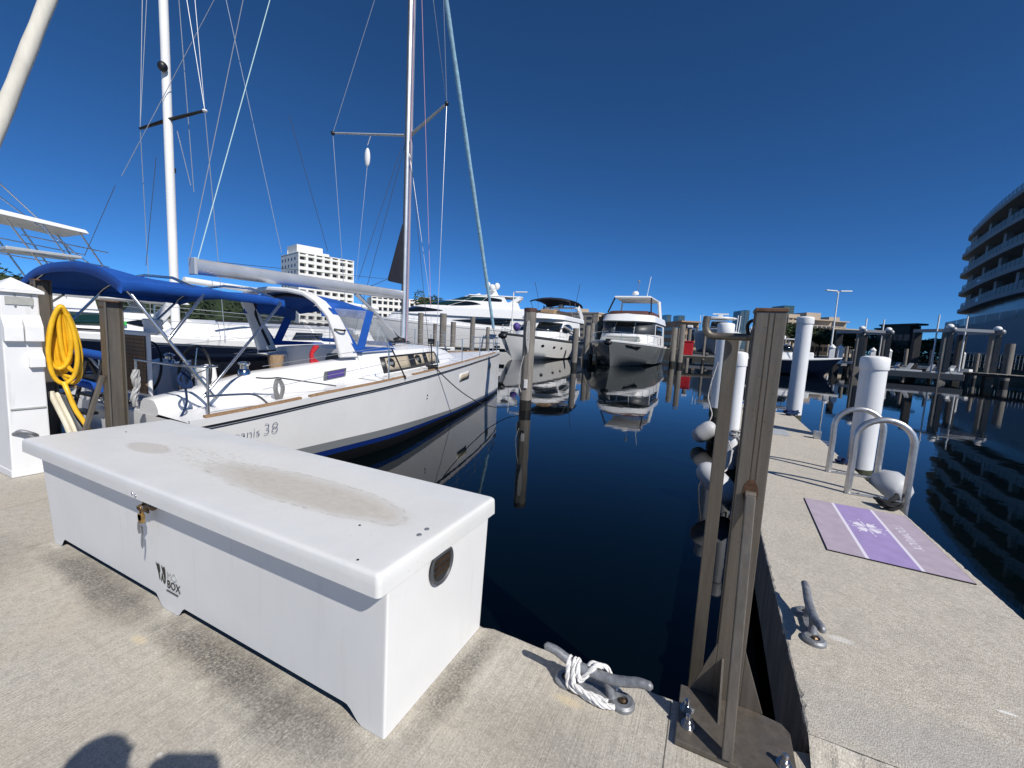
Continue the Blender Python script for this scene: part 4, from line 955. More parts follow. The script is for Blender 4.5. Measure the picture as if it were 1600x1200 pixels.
# deck gear
MB().lathe([(.075, 0), (.07, .05), (.05, .07), (.05, .11), (.07, .13), (.07, .15), (.03, .16)], V(xc(3.4) + CW(3.4) - .2, 3.32, .845), 18).build('winch', M['chrome'], sb, smooth=40)
MB().lathe([(.065, 0), (.06, .05), (.045, .07), (.045, .1), (.06, .12), (.03, .14)], V(xc(5.6) + .7, 5.55, 1.15), 16).build('winch', M['chrome'], sb, smooth=40)
MB().lathe([(.075, 0), (.07, .05), (.05, .07), (.05, .11), (.07, .13), (.03, .16)], V(xc(3.4) - CW(3.4) + .2, 3.32, .845), 16).build('winch', M['chrome'], sb, smooth=40)
for dx in (-.02, .02):
    MB().tube(spline([V(xc(6.4) + cw(6.4) * .62 + dx, 6.35, 1.17), V(xc(6.4) + cw(6.4) * .62, 6.42, 1.235), V(xc(7.2) + cw(7.2) * .62, 7.2, 1.265), V(xc(7.3) + cw(7.3) * .62, 7.28, 1.20)], 4), .012, 6).build('grab_rail', M['ss'], sb, smooth=60)
MB().box(xc(6.3) - .3, xc(6.3) + .3, 6.5, 7.05, 1.19, 1.23).build('hatch', M['glass'], sb, bevel=.01)
MB().box(xc(9.2) - .27, xc(9.2) + .27, 9.0, 9.5, 1.06, 1.10).build('hatch', M['glass'], sb, bevel=.01)
dl = MB(); q0 = V(xc(6.85) + hb(6.85) - .06, 6.85, zs(6.85) + .03)
dl.beam(q0 + V(0, -.13, .04), q0 + V(0, .13, .04), .06, .05); dl.tube([q0 + V(-.02, -.18, .085), q0 + V(-.02, .18, .085)], .018, 8)
dl.build('bow_cleat', M['black'], sb, smooth=40)
MB().tube([q0 + V(-.02, 0, .08), q0 + V(-.05, -.02, .55)], .014, 8).box(q0.x - .1, q0.x + .0, q0.y - .06, q0.y + .03, q0.z + .52, q0.z + .62).build('lead_block', M['black'], sb)
cl = MB()
for k in range(7):
    c0 = PX(434, 592, -4.95); a = random.uniform(-.03, .03)
    cl.tube(spline([c0 + V(.0, a, .0), c0 + V(.02, a - .05, -.12), c0 + V(.02, a, -.24 - random.uniform(0, .05)), c0 + V(.02, a + .05, -.12)], 5, True), .010, 6, closed=True)
cl.build('coiled_sheet', M['greyrope'], sb, smooth=60)
MB().tube(sag(PX(434, 590, -4.97), PX(525, 603, -4.78), .0, 4), .010, 6).build('jib_sheet', M['greycable'], sb, smooth=60)
MB().tube(sag(PX(400, 590, -5.0), PX(434, 590, -4.97), .01, 4), .010, 6).build('jib_sheet', M['greycable'], sb, smooth=60)
rd = MB(); c0 = PX(494, 560, -5.6)
for k in range(5): rd.tube(spline([PX(494 + random.uniform(-3, 3), 541, -5.62), PX(488 + random.uniform(-3, 3), 556, -5.58), PX(486 + k * 4, 570, -5.55)], 4), .022, 6)
rd.build('red_line', M['red'], sb, smooth=60)
bl = MB()
for k in range(6):
    c0 = V(-4.98, 2.42, .95); bl.tube(spline([c0, c0 + V(.02, -.05, -.08), c0 + V(.03, .0 + k * .012, -.16), c0 + V(.02, .06, -.08)], 4, True), .011, 6, closed=True)
bl.tube(spline([c0, c0 + V(.02, .02, -.3), c0 + V(.0, -.04, -.48), c0 + V(.0, -.1, -.55)], 5), .011, 6)
bl.build('blue_line', M['bluerope'], sb, smooth=60)
# --- mast and rig
MX, MY = xc(7.82), 7.82; MT = 15.0
mb = MB()
sec = [(.062 * math.cos(a), .10 * math.sin(a)) for a in (2 * math.pi * k / 16 for k in range(16))]
mb.loft([[V(MX + x, MY + y, z) for x, y in sec] for z in (1.2, MT)], closed_ring=True, caps=True)
mast = mb.build('mast', M['mastalu'], sb, smooth=40)
MB().box(MX - .012, MX + .012, MY - .115, MY - .098, 1.9, MT - .2).build('sail_slot', M['greycable'], mast)
MB().lathe([(.13, 1.2), (.12, 1.26), (.08, 1.28)], (MX, MY, 0), 14).build('mast_collar', M['black'], mast, smooth=40)
for dx, mtl in ((.085, 'wire'), (.10, 'pinkline'), (-.08, 'rope')):
    MB().tube([V(MX + dx, MY - .05, 1.25), V(MX + dx * .8, MY - .04, MT - .5)], .006, 5).build('halyard', M[mtl], mast)
ZSP = PD(632, 210, (MX, MY)).z
tipN = PX(698, 162, MX + 1.08); tipF = PX(520, 208, MX - 1.12)
def spreader(a, b):
    MB().tube([a, b], [.05, .032], 10, flat=.45).build('spreader', M['gelgrey'], mast, smooth=60); MB().ball(b, .045).build('spreader_tip', M['black'], mast, smooth=60)
spreader(V(MX + .05, MY, ZSP), tipN); spreader(V(MX - .05, MY, ZSP), tipF)
chN = V(xc(7.3) + hb(7.3) - .22, 7.3, zs(7.3) + .03); chF = V(xc(7.3) - hb(7.3) + .22, 7.3, zs(7.3) + .03)
WR = .0055
def line(a, b, r=WR, mt='wire', nm='shroud', par=mast): MB().tube([a, b], r, 5).build(nm, M[mt], par)
line(tipN, chN); line(tipF, chF); line(tipN, V(MX + .05, MY, 11.0)); line(tipF, V(MX - .05, MY, 11.0))
line(tipN, PX(692, -40, MX + .95)); line(chN + V(-.05, -.1, 0), V(MX + .05, MY - .05, ZSP - .15), mt='darkwire'); line(chF + V(.05, -.1, 0), V(MX - .05, MY - .05, ZSP - .15), mt='darkwire')
line(PX(658, -40, MX + .4), PX(673, 480, MX + .75), .005, 'pinkline', 'halyard')
for a, b, mt_ in (((430, -20), (296, 420), 'teal'), ((383, -20), (280, 400), 'wire')): pass
hT = V(MX, MY + .06, MT)
# forestay with furled jib
fs0 = V(xc(13.25), 13.25, .98); fdir = (PX(697, 0, MX - .35) - fs0); fsT = fs0 + fdir * 1.6
n = 40; pts = [fs0.lerp(fsT, .055 + .945 * i / n) for i in range(n + 1)]
MB().tube([fs0, pts[0]], .012, 6).build('forestay', M['ss'], sb, smooth=60)
MB().lathe([(.02, 0), (.11, .02), (.11, .09), (.02, .11)], fs0 + V(0, 0, .08), 14).build('furler_drum', M['black'], sb, smooth=40)
MB().tube(pts, [.046 + .012 * min(1, i / 6) + .004 * math.sin(i * 1.7) for i in range(n + 1)], 12).build('furled_jib', M['furl'], sb, smooth=60)
# boom, vang, clew of the furled mainsail
b0 = PX(303, 416, xc(3.4)); b1 = V(MX, MY - .14, b0.z + .115)
bo = MB(); d = (b1 - b0).normalized(); up = V(0, 0, 1)
sec = [(.07 * math.cos(a), .105 * math.sin(a)) for a in (2 * math.pi * k / 14 for k in range(14))]
bo.loft([[p + V(x, 0, y) for x, y in sec] for p in (b0, b0.lerp(b1, .5), b1)], closed_ring=True, caps=True)
boom = bo.build('boom', M['mastalu'], sb, smooth=45)
MB().box(b0.x - .075, b0.x + .075, b0.y - .03, b0.y + .01, b0.z - .11, b0.z + .11).build('boom_end', M['gelgrey'], boom, bevel=.01)
vb = b0.lerp(b1, .67)
MB().tube([vb - V(0, 0, .1), V(MX, MY - .12, 1.33)], .035, 10).build('vang', M['mastalu'], boom, smooth=60); MB().tube([vb - V(0, -.1, .1), V(MX + .03, MY - .13, 1.3)], .008, 6).build('vang_line', M['darkwire'], boom)
MB().ball(V(MX, MY - .18, 1.30), (.14, .16, .06)).build('mast_foot_blocks', M['black'], mast, smooth=60)
kA, kB, kC = PX(629, 350, MX), PX(606, 436, MX), PX(629, 444, MX)
MB().prism([V(MX - .008, kA.y, kA.z), V(MX - .008, kB.y, kB.z), V(MX - .008, kB.y + .03, kB.z - .04), V(MX - .008, kC.y, kC.z)], (.016, 0, 0)).build('mainsail_clew', M['navycloth'], mast)
line(kB, vb + V(0, .4, .1), .006, 'darkwire', 'outhaul'); line(kB, b0 + V(0, .2, .1), .004, 'darkwire', 'outhaul')
# lamp pennant hung under the far spreader
mid = V(MX - .05, MY, ZSP).lerp(tipF, .5); g_ = PD(574, 246, mid)
fl = MB(); fl.tube([mid, g_ + V(0, 0, .25)], .008, 5); fl.build('flag_halyard', M['rope'], mast)
MB().ball(g_, (.07, .05, .2)).build('burgee', M['white'], mast, smooth=60); line(g_ - V(0, 0, .18), PD(556, 440, mid), .004, 'wire', 'flag_halyard')
# topping lift / backstays
line(b0 + V(0, .05, .1), PX(430, -30, MX - .0), .006, 'teal', 'topping_lift'); line(PX(296, 405, xc(3)), PX(384, -20, MX - .3), .005, 'wire', 'backstay')
line(PX(452, 180, MX - .8), PX(512, 392, MX - .8), .005, 'darkwire', 'backstay'); line(PX(349, -20, MX - .9), PX(440, 395, MX - .9), .005, 'wire', 'backstay')
line(PX(560, 436, MX - .3), PX(632, 215, MX), .005, 'darkwire', 'lazy_jack'); line(PX(640, 240, MX + .1), PX(672, 470, MX + .6), .005, 'wire', 'inner_shroud')
# mooring lines of the sailboat
q1 = q0 + V(.06, 0, .03)
tag(MB().tube(sag(q1, PZ(705, 648, WZ + .02), .03, 8) , .011, 6).build('mooring_line', M['darkrope'], smooth=60), 'dark mooring line slanting down the sailboat hull into the water', 'rope')
tag(MB().tube(sag(q1 + V(0, .04, 0), V(-4.78, 10.5, -.33), .38, 16), .011, 6).build('mooring_line', M['darkrope'], smooth=60), 'dark mooring line drooping from the sailboat to the tall grey pile', 'rope')

# ================================================================ tall grey timber pile off the sailboat bow
tpil = thing('timber_pile', 'tall grey timber pile with brown cap right of the sailboat bow', 'pile', (-4.65, 10.6, WZ), 0, local=True)
ph = PD(822, 481, (-4.65, 10.6)).z - WZ
def pilemesh(r, z0, z1, mat, nm, t, n=22):
    b = MB(); rings = []
    for i in range(9):
        z = lerp(z0, z1, i / 8); rings.append([V(r * (1 + .05 * math.sin(k * 2.3 + i * .4)) * math.cos(2 * math.pi * k / n), r * (1 + .05 * math.sin(k * 1.7 + 1)) * math.sin(2 * math.pi * k / n), z) for k in range(n)])
    return b.loft(rings, closed_ring=True, caps=True).build(nm, mat, t, smooth=50)
pilemesh(.165, .28, ph - .08, M['pile'], 'shaft', tpil); pilemesh(.163, -1.6, .285, M['pilewet'], 'wet_foot', tpil)
MB().lathe([(.175, ph - .10), (.178, ph - .02), (.15, ph)], (0, 0, 0), 22).build('cap', M['pilecap'], tpil, smooth=40)
MB().box(.0, .10, -.19, -.16, .62, .86).build('cleat_board', M['white'], tpil, bevel=.01); MB().box(-.2, -.16, -.1, .0, .38, .62).build('cleat_board', M['white'], tpil, bevel=.01)
pr = MB()
for k in range(4):
    x = .02 + k * .012; pr.tube(spline([V(x, -.18, ph - .36), V(x + .03, -.185, ph - .7), V(x + .015, -.19, ph - 1.05 - k * .05), V(x - .03, -.185, ph - .7)], 5, True), .011, 6, closed=True)
tag(pr.build('hanging_rope', M['rope'], None, smooth=60), 'white rope coil hanging on the tall grey pile by the sailboat bow', 'rope').location = (-4.65, 10.6, WZ)
tag(MB().tube(spline([(-4.70, 10.42, 1.0), (-4.78, 10.42, .6), (-4.80, 10.42, .25), (-4.72, 10.42, .0)], 6), .011, 6).build('hanging_rope', M['rope'], smooth=60), 'white rope tail hanging low on the tall grey pile', 'rope')
# ================================================================ generic motor boat pieces (local frame: +y bow, z = 0 waterline)
def hull_fn(L, B, fb, fs, rake=1.6, flare=.28, draft=.7, full=.35, pw=2.4):
    def f(t, w, s=1):                                   # w: 0 sheer, .4 topside, 1 chine, 2 keel
        b = B / 2 * ((.93 + .07 * t / full) if t < full else max(.012, 1 - ((t - full) / (1 - full)) ** pw))
        zsh = fs + (fb - fs) * t ** 1.7; bc = b * (.90 - flare * t * t); zc = .12 + fb * .42 * max(0, (t - .35) / .65) ** 2.2
        zk = -draft + draft * 1.05 * max(0, (t - .6) / .4) ** 2
        ysh, yc, yk = t * L, t * L - rake * .55 * t ** 5, t * L - rake * t ** 5
        if w <= 1:
            k = w ** 1.25; return V(s * lerp(b, bc, k), lerp(ysh, yc, w), lerp(zsh, zc, w))
        k = w - 1; return V(s * bc * (1 - k), lerp(yc, yk, k), lerp(zc, zk, k))
    return f
def make_hull(t, f, mat, n=26, deckmat='gel2', strake='black', lower=None):
    ts = [i / n for i in range(n + 1)]; ws = (0, .12, .3, .55, .8, 1, 1.4, 2)
    b = MB(); b.loft([[f(u, w) for w in ws] + [f(u, w, -1) for w in ws[::-1][1:]] for u in ts])
    b.add([f(0, w) for w in ws] + [f(0, w, -1) for w in ws[::-1][1:]], [tuple(range(2 * len(ws) - 1))])
    h = b.build('hull', M[mat], t, smooth=38)
    d = MB(); d.loft([[f(u, .04, -1) + V(.03, 0, 0), V(0, f(u, .04).y, f(u, 0).z + .02), f(u, .04) + V(-.03, 0, 0)] for u in ts]); d.build('deck', M[deckmat], t, smooth=40)
    for s in (1, -1):
        MB().loft([[f(u, .0, s) + V(s * .0, 0, .03), f(u, .0, s) + V(s * .045, 0, .0), f(u, .09, s) + V(s * .045, 0, 0), f(u, .11, s) + V(s * .0, 0, -.02)] for u in ts]).build('rub_rail', M[strake], t)
    return h
def tier_pt(p, k, v, out=0.0):
    (y0, y1, w, nose), (Y0, Y1, W, NO), z0, z1 = p
    kk = k / .5 if k <= .5 else (1 - k) / .5; s = 1 if k <= .5 else -1
    def oc(y0, y1, w, nose):
        w += out; y1 += out
        if kk < .6: return V(w * (1 - .04 * kk / .6), lerp(y0, y1 - nose, kk / .6), 0)
        a = (kk - .6) / .4 * math.pi / 2; return V(w * .96 * math.cos(a) ** .75 if a < 1.5707 else 0, y1 - nose + nose * math.sin(a) ** .9, 0)
    q = oc(y0, y1, w, nose).lerp(oc(Y0, Y1, W, NO), v); return V(s * q.x, q.y, lerp(z0, z1, v))
KS = [i / 40 for i in range(41)]
def tier(t, name, mat, p, crown=.08, cap=True):
    b = MB(); b.loft([[tier_pt(p, k, v) for k in KS] for v in (0, .3, .7, .93)] + [[tier_pt(p, k, 1, -.05) + V(0, 0, .02) for k in KS]])
    if cap:
        tp_ = [tier_pt(p, k, 1, -.05) + V(0, 0, .02) for k in KS]
        mid = [V(0, q.y, q.z + crown) for q in tp_[:21]]
        b.loft([tp_[:21], mid, [tp_[40 - i] for i in range(21)]])
    st = [tier_pt(p, 0, 0), tier_pt(p, 0, .93), tier_pt(p, 1, .93), tier_pt(p, 1, 0)]; b.add(st, [(0, 1, 2, 3)])
    return b.build(name, M[mat], t, smooth=40)
def pane(t, p, k0, k1, v0, v1, mat='glass', name='window', out=.02, taper0=0, taper1=0, n=8):
    r = []
    for i in range(n + 1):
        u = i / n; k = lerp(k0, k1, u); a = v0 + (v1 - v0) * .5 * (taper0 * (1 - u) ** 2 + taper1 * u ** 2) * 1.0; b_ = v1 - (v1 - v0) * .5 * (taper0 * (1 - u) ** 2 + taper1 * u ** 2)
        r.append([tier_pt(p, k, a, out), tier_pt(p, k, (a + b_) / 2, out), tier_pt(p, k, b_, out)])
    return MB().loft(r).build(name, M[mat], t, smooth=60, solid=.02)
def bow_rail(t, f, t0, t1, h, mat='ss', n=9):
    for s in (1, -1):
        us = [lerp(t0, t1, i / n) for i in range(n + 1)]
        pts = [f(u, .0, s) + V(-s * .1, -.05, h) for u in us]
        MB().tube(pts, .022, 6).build('rail', M[mat], t, smooth=60)
        for u in us[::2]: MB().tube([f(u, 0, s) + V(-s * .08, -.05, 0), f(u, 0, s) + V(-s * .1, -.05, h)], .018, 6).build('rail_post', M[mat], t)
def porthole(t, f, u, w, s, rx=.24, rz=.12):
    p = f(u, w, s); d1 = (f(u + .01, w, s) - f(u - .01, w, s)).normalized(); d2 = (f(u, w - .02, s) - f(u, w + .02, s)).normalized(); n = d1.cross(d2).normalized() * .02
    if n.x * s < 0: n = -n
    MB().prism([p + d1 * rx * math.cos(a) + d2 * rz * math.sin(a) + n * .2 for a in (2 * math.pi * k / 14 for k in range(14))], n).build('porthole', M['glass'], t)
def mooring(a, b, d, label, mat='darkrope', r=.03): return tag(MB().tube(sag(a, b, d, 10), r, 6).build('mooring_line', M[mat], smooth=60), label, 'rope')

# ---------------------------------------------------------------- flybridge yacht seen bow-on
C0 = PZ(969, 574, WZ)
LC = 15.5
yc_ = thing('motor_yacht', 'white motor yacht with open hardtop flybridge seen bow-on in the middle', 'yacht', (C0.x - .9, C0.y + LC - 1.0, WZ), math.pi, 'motor yachts across the basin', local=True)
f = hull_fn(LC, 6.0, 2.15, 1.75, 1.3, .34, .7, .45, 2.8)
make_hull(yc_, f, 'geldark', strake='white')
for s in (1, -1):
    MB().prism([f(.80, .22, s) + V(s * .03, 0, 0), f(.915, .2, s) + V(s * .03, 0, 0), f(.90, .34, s) + V(s * .03, 0, 0), f(.82, .40, s) + V(s * .03, 0, 0)], (s * .02, 0, 0)).build('hull_window', M['glass'], yc_)
T1 = ((.8, 10.3, 2.6, 2.2), (.8, 9.0, 2.45, 2.0), 1.75, 3.95); tier(yc_, 'deckhouse', 'gel2', T1)
pane(yc_, T1, .30, .465, .50, .98, 'greyglass', 'windscreen', .025); pane(yc_, T1, .468, .532, .50, .98, 'glass', 'windscreen', .025); pane(yc_, T1, .535, .70, .50, .98, 'greyglass', 'windscreen', .025)
pane(yc_, T1, .06, .27, .52, .92, 'glass', 'side_window'); pane(yc_, T1, .73, .94, .52, .92, 'glass', 'side_window')
T2 = ((.5, 9.6, 2.6, 2.0), (.5, 8.9, 2.45, 1.9), 4.0, 4.62); tier(yc_, 'flybridge_coaming', 'gel2', T2)
T2b = ((.9, 8.6, 2.2, 1.6), (.9, 8.2, 2.1, 1.5), 4.62, 5.0); pane(yc_, T2b, .08, .92, 0, 1, 'maroon', 'flybridge_screen', .0, n=30)
MB().box(-1.3, 1.3, 4.2, 5.0, 4.7, 5.25).build('helm_seat', M['maroon'], yc_, bevel=.06)
MB().hexa([V(-2.0, .9, 6.35), V(2.0, .9, 6.35), V(1.75, 7.0, 6.35), V(-1.75, 7.0, 6.35), V(-1.95, 1.0, 6.52), V(1.95, 1.0, 6.52), V(1.7, 6.9, 6.52), V(-1.7, 6.9, 6.52)]).build('hardtop', M['gel2'], yc_, bevel=.07)
for s in (1, -1):
    MB().beam((s * 1.72, 6.6, 6.36), (s * 2.0, 7.9, 4.85), .12, .10).build('hardtop_post', M['black'], yc_)
    MB().beam((s * 1.9, 2.2, 6.36), (s * 2.1, 1.6, 4.6), .14, .5).build('hardtop_post', M['gel2'], yc_)
MB().lathe([(.05, 6.5), (.05, 6.95)], (.25, 4, 0), 8).lathe([(.32, 6.95), (.34, 7.1), (.2, 7.28), (.02, 7.3)], (.25, 4, 0), 16).build('radar_dome', M['white'], yc_, smooth=40)
MB().tube([(-.75, 3.2, 6.5), (-1.0, 3.0, 8.9)], .03, 6).build('antenna', M['white'], yc_); MB().tube([(.1, 3.4, 7.2), (.1, 3.4, 8.3)], .025, 6).ball((.1, 3.4, 8.35), .13).build('masthead_light', M['galv'], yc_)
MB().box(-1.7, 1.4, 10.3, 12.2, 2.1, 2.42).build('sun_pad', M['greysign'], yc_, bevel=.08)
MB().box(-1.6, 1.3, 10.35, 10.7, 2.42, 2.6).build('sun_pad_back', M['greysign'], yc_, bevel=.06)
bow_rail(yc_, f, .55, .985, .72)
MB().box(-.16, .16, 14.9, 15.7, 2.05, 2.25).ball((0, 15.6, 1.95), (.35, .25, .22)).build('anchor', M['black'], yc_, smooth=40)
# ---------------------------------------------------------------- flybridge yacht with navy bimini
A0 = PZ(806, 563, WZ); LA = 17.5
ya = thing('motor_yacht', 'white flybridge motor yacht with dark navy bimini behind the tall grey pile', 'yacht', (A0.x - 1.2, A0.y + LA - 2.2, WZ), math.pi + R_(3), 'motor yachts across the basin', local=True)
f = hull_fn(LA, 5.6, 2.3, 1.75, 2.3, .3, .7, .4, 2.5); make_hull(ya, f, 'gel', strake='greycable')
for u in (.74, .62, .52): porthole(ya, f, u, .45, -1); porthole(ya, f, u, .45, 1)
T1 = ((1.2, 12.0, 2.45, 3.4), (1.2, 8.6, 2.25, 2.6), 1.8, 3.95); tier(ya, 'deckhouse', 'gel2', T1)
pane(ya, T1, .34, .495, .42, .84, 'glass', 'windscreen', .03); pane(ya, T1, .505, .655, .42, .84, 'glass', 'windscreen', .03)
for a, b in ((.16, .325), (.675, .84)): pane(ya, T1, a, b, .30, .93, 'glass', 'side_window', .03, .9 if a < .5 else .5, .5 if a < .5 else .9)
for a, b in ((.03, .2), (.80, .97)): pane(ya, T1, a, b, .02, .32, 'glass', 'saloon_window', .03, .1, .6)
for s in (1, -1): MB().tube(spline([V(s * 2.52, 1.4, 2.0), V(s * 2.55, 3.2, 2.55), V(s * 2.5, 6.0, 3.0), V(s * 2.42, 8.2, 3.3)], 5), .13, 6, flat=.6).build('side_moulding', M['gel2'], ya, smooth=60)
T2 = ((-.6, 9.6, 2.35, 2.6), (-.6, 9.0, 2.3, 2.5), 3.97, 4.42); tier(ya, 'flybridge_coaming', 'gel2', T2)
T2b = ((1, 8.4, 2.0, 1.9), (1, 7.9, 1.95, 1.8), 4.45, 4.85); pane(ya, T2b, .12, .88, 0, 1, 'leather', 'flybridge_screen', .0, n=24)
MB().box(-1.4, .2, 7.0, 8.2, 4.45, 4.95).build('sun_pad', M['wicker'], ya, bevel=.12)
for x, y in ((-.5, 4.4), (.6, 4.2)): MB().box(x - .3, x + .3, y, y + .5, 4.5, 5.45).build('helm_seat', M['gel2'], ya, bevel=.1, seg=3)
bm_ = MB(); bm_.loft([[V(2.2 * k, y, 6.15 + .32 * (1 - k * k) - dz) for k in (-1, -.8, -.4, 0, .4, .8, 1)] for y, dz in ((-.2, .42), (.6, .12), (2.4, 0), (4.4, .0), (5.6, .1), (6.0, .3))]); bm_.build('bimini', M['navycloth'], ya, smooth=60, solid=.04)
for s in (1, -1):
    for y0, y1 in ((5.8, 4.0), (.1, 2.4), (3.4, 3.2)): MB().tube([V(s * 2.15, y0, 6.0), V(s * 2.2, y1, 4.4)], .03, 6).build('bimini_post', M['ss'], ya)
    MB().beam((s * 2.2, -.3, 4.4), (s * 2.1, 1.6, 5.6), .14, .7).build('radar_arch_leg', M['gel2'], ya, bevel=.05)
    MB().tube([V(s * 1.9, 3.0 + s, 6.3), V(s * 2.3, 3.4 + s, 8.2)], .025, 6).build('antenna', M['darkwire'], ya)
MB().beam((-2.1, 1.5, 5.6), (2.1, 1.5, 5.6), .6, .16).build('radar_arch', M['gel2'], ya, bevel=.05); MB().lathe([(.34, 5.7), (.36, 5.85), (.2, 6.05), (.02, 6.08)], (0, 1.5, 0), 16).build('radar_dome', M['white'], ya, smooth=40)
bow_rail(ya, f, .45, .985, .7)
MB().box(-.16, .16, LA - .7, LA + .1, 2.2, 2.4).ball((0, LA, 2.05), (.4, .3, .25)).build('anchor', M['black'], ya, smooth=40)
MB().ball((-.7, LA - 1.2, 2.85), (.3, .3, .36)).build('purple_fender', M['purple'], ya, smooth=60)
# ---------------------------------------------------------------- three-deck superyacht lying broadside
rzM = math.atan2(.905, -.425); dM = V(-.905, -.425, 0); LM = 29.0
sM = EYE + ray(838, 532) * (60.0 / FPX); sM = V(sM.x, sM.y, WZ)
ym = thing('superyacht', 'large white three-deck yacht with dark sloping windows lying broadside behind the piles', 'yacht', sM, rzM, 'motor yachts across the basin', local=True)
f = hull_fn(LM, 7.2, 4.4, 2.9, 3.0, .3, .8, .5, 2.6); make_hull(ym, f, 'gel', strake='gel2')
T1 = ((1.4, 22.5, 3.1, 4.0), (1.4, 20.5, 3.0, 4.0), 2.9, 4.55); tier(ym, 'main_deckhouse', 'gel2', T1)
for a, b in ((.045, .195), (.805, .955)): pane(ym, T1, a, b, .30, .85, 'glass', 'saloon_window', .03, .0 if a < .5 else 1.0, 1.0 if a < .5 else .0)
T2 = ((.2, 20.8, 3.3, 5.0), (.6, 17.0, 3.0, 4.2), 4.45, 5.75); tier(ym, 'upper_deckhouse', 'gel2', T2)
for a, b in ((.27, .425), (.575, .73)): pane(ym, T2, a, b, .12, .80, 'glass' , 'lounge_window', .03, .9 if a < .5 else .0, .0 if a < .5 else .9)
pane(ym, T2, .43, .57, .15, .82, 'greenglass', 'front_window', .03)
T3 = ((2.5, 17.2, 2.9, 5.0), (2.9, 13.2, 2.5, 3.6), 5.7, 6.6); tier(ym, 'bridge_deckhouse', 'gel2', T3)
for a, b in ((.19, .305), (.695, .81)): pane(ym, T3, a, b, .12, .9, 'glass', 'bridge_window', .03, 1.0 if a < .5 else 0, 0 if a < .5 else 1.0)
for a, b in ((.31, .495), (.505, .69)): pane(ym, T3, a, b, .12, .9, 'greenglass', 'bridge_window', .03)
T4 = ((4.2, 13.6, 2.4, 3.6), (4.8, 10.4, 2.1, 2.4), 6.3, 7.35); tier(ym, 'sky_lounge', 'gel2', T4)
for a, b in ((.04, .2), (.8, .96)): pane(ym, T4, a, b, .18, .86, 'glass', 'lounge_window', .03, .6 if a < .5 else 0, 0 if a < .5 else .6)
for a, b in ((.205, .33), (.335, .495), (.505, .665), (.67, .795)): pane(ym, T4, a, b, .18, .86, 'greenglass', 'lounge_window', .03)
MB().hexa([V(-2.3, 2.2, 7.36), V(2.3, 2.2, 7.36), V(2.0, 9.8, 7.4), V(-2.0, 9.8, 7.4), V(-2.2, 2.4, 7.5), V(2.2, 2.4, 7.5), V(1.9, 9.6, 7.52), V(-1.9, 9.6, 7.52)]).build('hardtop', M['gel2'], ym, bevel=.05)
for s in (1, -1): MB().beam((s * 2.1, 2.6, 7.36), (s * 2.5, 4.4, 6.1), .2, .5).build('hardtop_post', M['gel2'], ym)
MB().hexa([V(-.7, 5.6, 7.5), V(.7, 5.6, 7.5), V(.7, 7.6, 7.5), V(-.7, 7.6, 7.5), V(-.35, 6.2, 8.6), V(.35, 6.2, 8.6), V(.35, 7.0, 8.6), V(-.35, 7.0, 8.6)]).box(-1.1, 1.1, 6.2, 7.1, 8.2, 8.32).build('radar_mast', M['gel2'], ym, bevel=.04)
for x, y, z in ((-.2, 7.3, 9.05), (.2, 6.0, 9.0), (-.9, 6.6, 8.65)): MB().ball((x, y, z), (.42, .42, .48)).build('radar_dome', M['white'], ym, smooth=60)
for k in range(5): MB().box(-1.2 + k * .5, -.9 + k * .5, 8.2 + k * .2, 8.5 + k * .2, 7.5, 7.75).build('roof_gear', M['gel2'], ym, bevel=.04)
bow_rail(ym, f, .5, .98, .9, n=12)
# ---------------------------------------------------------------- grey centre-console boat on a lift
B0 = PZ(1119, 567, WZ)
yb = thing('lift_boat', 'grey hulled centre-console boat with hardtop and radar bar raised on a lift', 'boat', (B0.x + .1, B0.y + 12.5, .62), math.pi - R_(2), local=True)
f = hull_fn(13.0, 6.4, 3.3, 2.5, 1.6, .30, .1, .45, 2.6); make_hull(yb, f, 'gelgrey', strake='white')
T1 = ((3.5, 7.2, 1.3, .8), (3.5, 6.4, 1.1, .7), 2.4, 4.6); tier(yb, 'console', 'gel2', T1); pane(yb, T1, .3, .7, .55, .97, 'glass', 'windscreen', .03, n=12)
MB().lathe([(2.05, 4.95), (2.2, 5.05), (2.15, 5.17), (1.6, 5.28), (.02, 5.32)], (0, 4.8, 0), 26, Matrix.Diagonal((1, 1.2, 1, 1))).build('hardtop', M['gel2'], yb, smooth=40)
for sx in (1, -1):
    for y in (3.4, 6.2): MB().tube([V(sx * 1.7, y, 4.98), V(sx * 1.35, y + .2, 2.5)], .05, 6).build('hardtop_post', M['ss'], yb)
MB().box(-.3, .3, 4.6, 5.1, 5.3, 5.6).build('radar_base', M['white'], yb, bevel=.05); MB().box(-1.05, 1.05, 4.75, 4.95, 5.62, 5.82).build('radar_bar', M['white'], yb, bevel=.04)
for x in (-2.2, -2.5, 2.2, 2.6): MB().tube([(x, 4, 2.5), (x * 1.05, 3.8, 6.1 - abs(x) * .2)], .05, 6).build('rod_pole', M['white'], yb)
bow_rail(yb, f, .6, .98, .35)
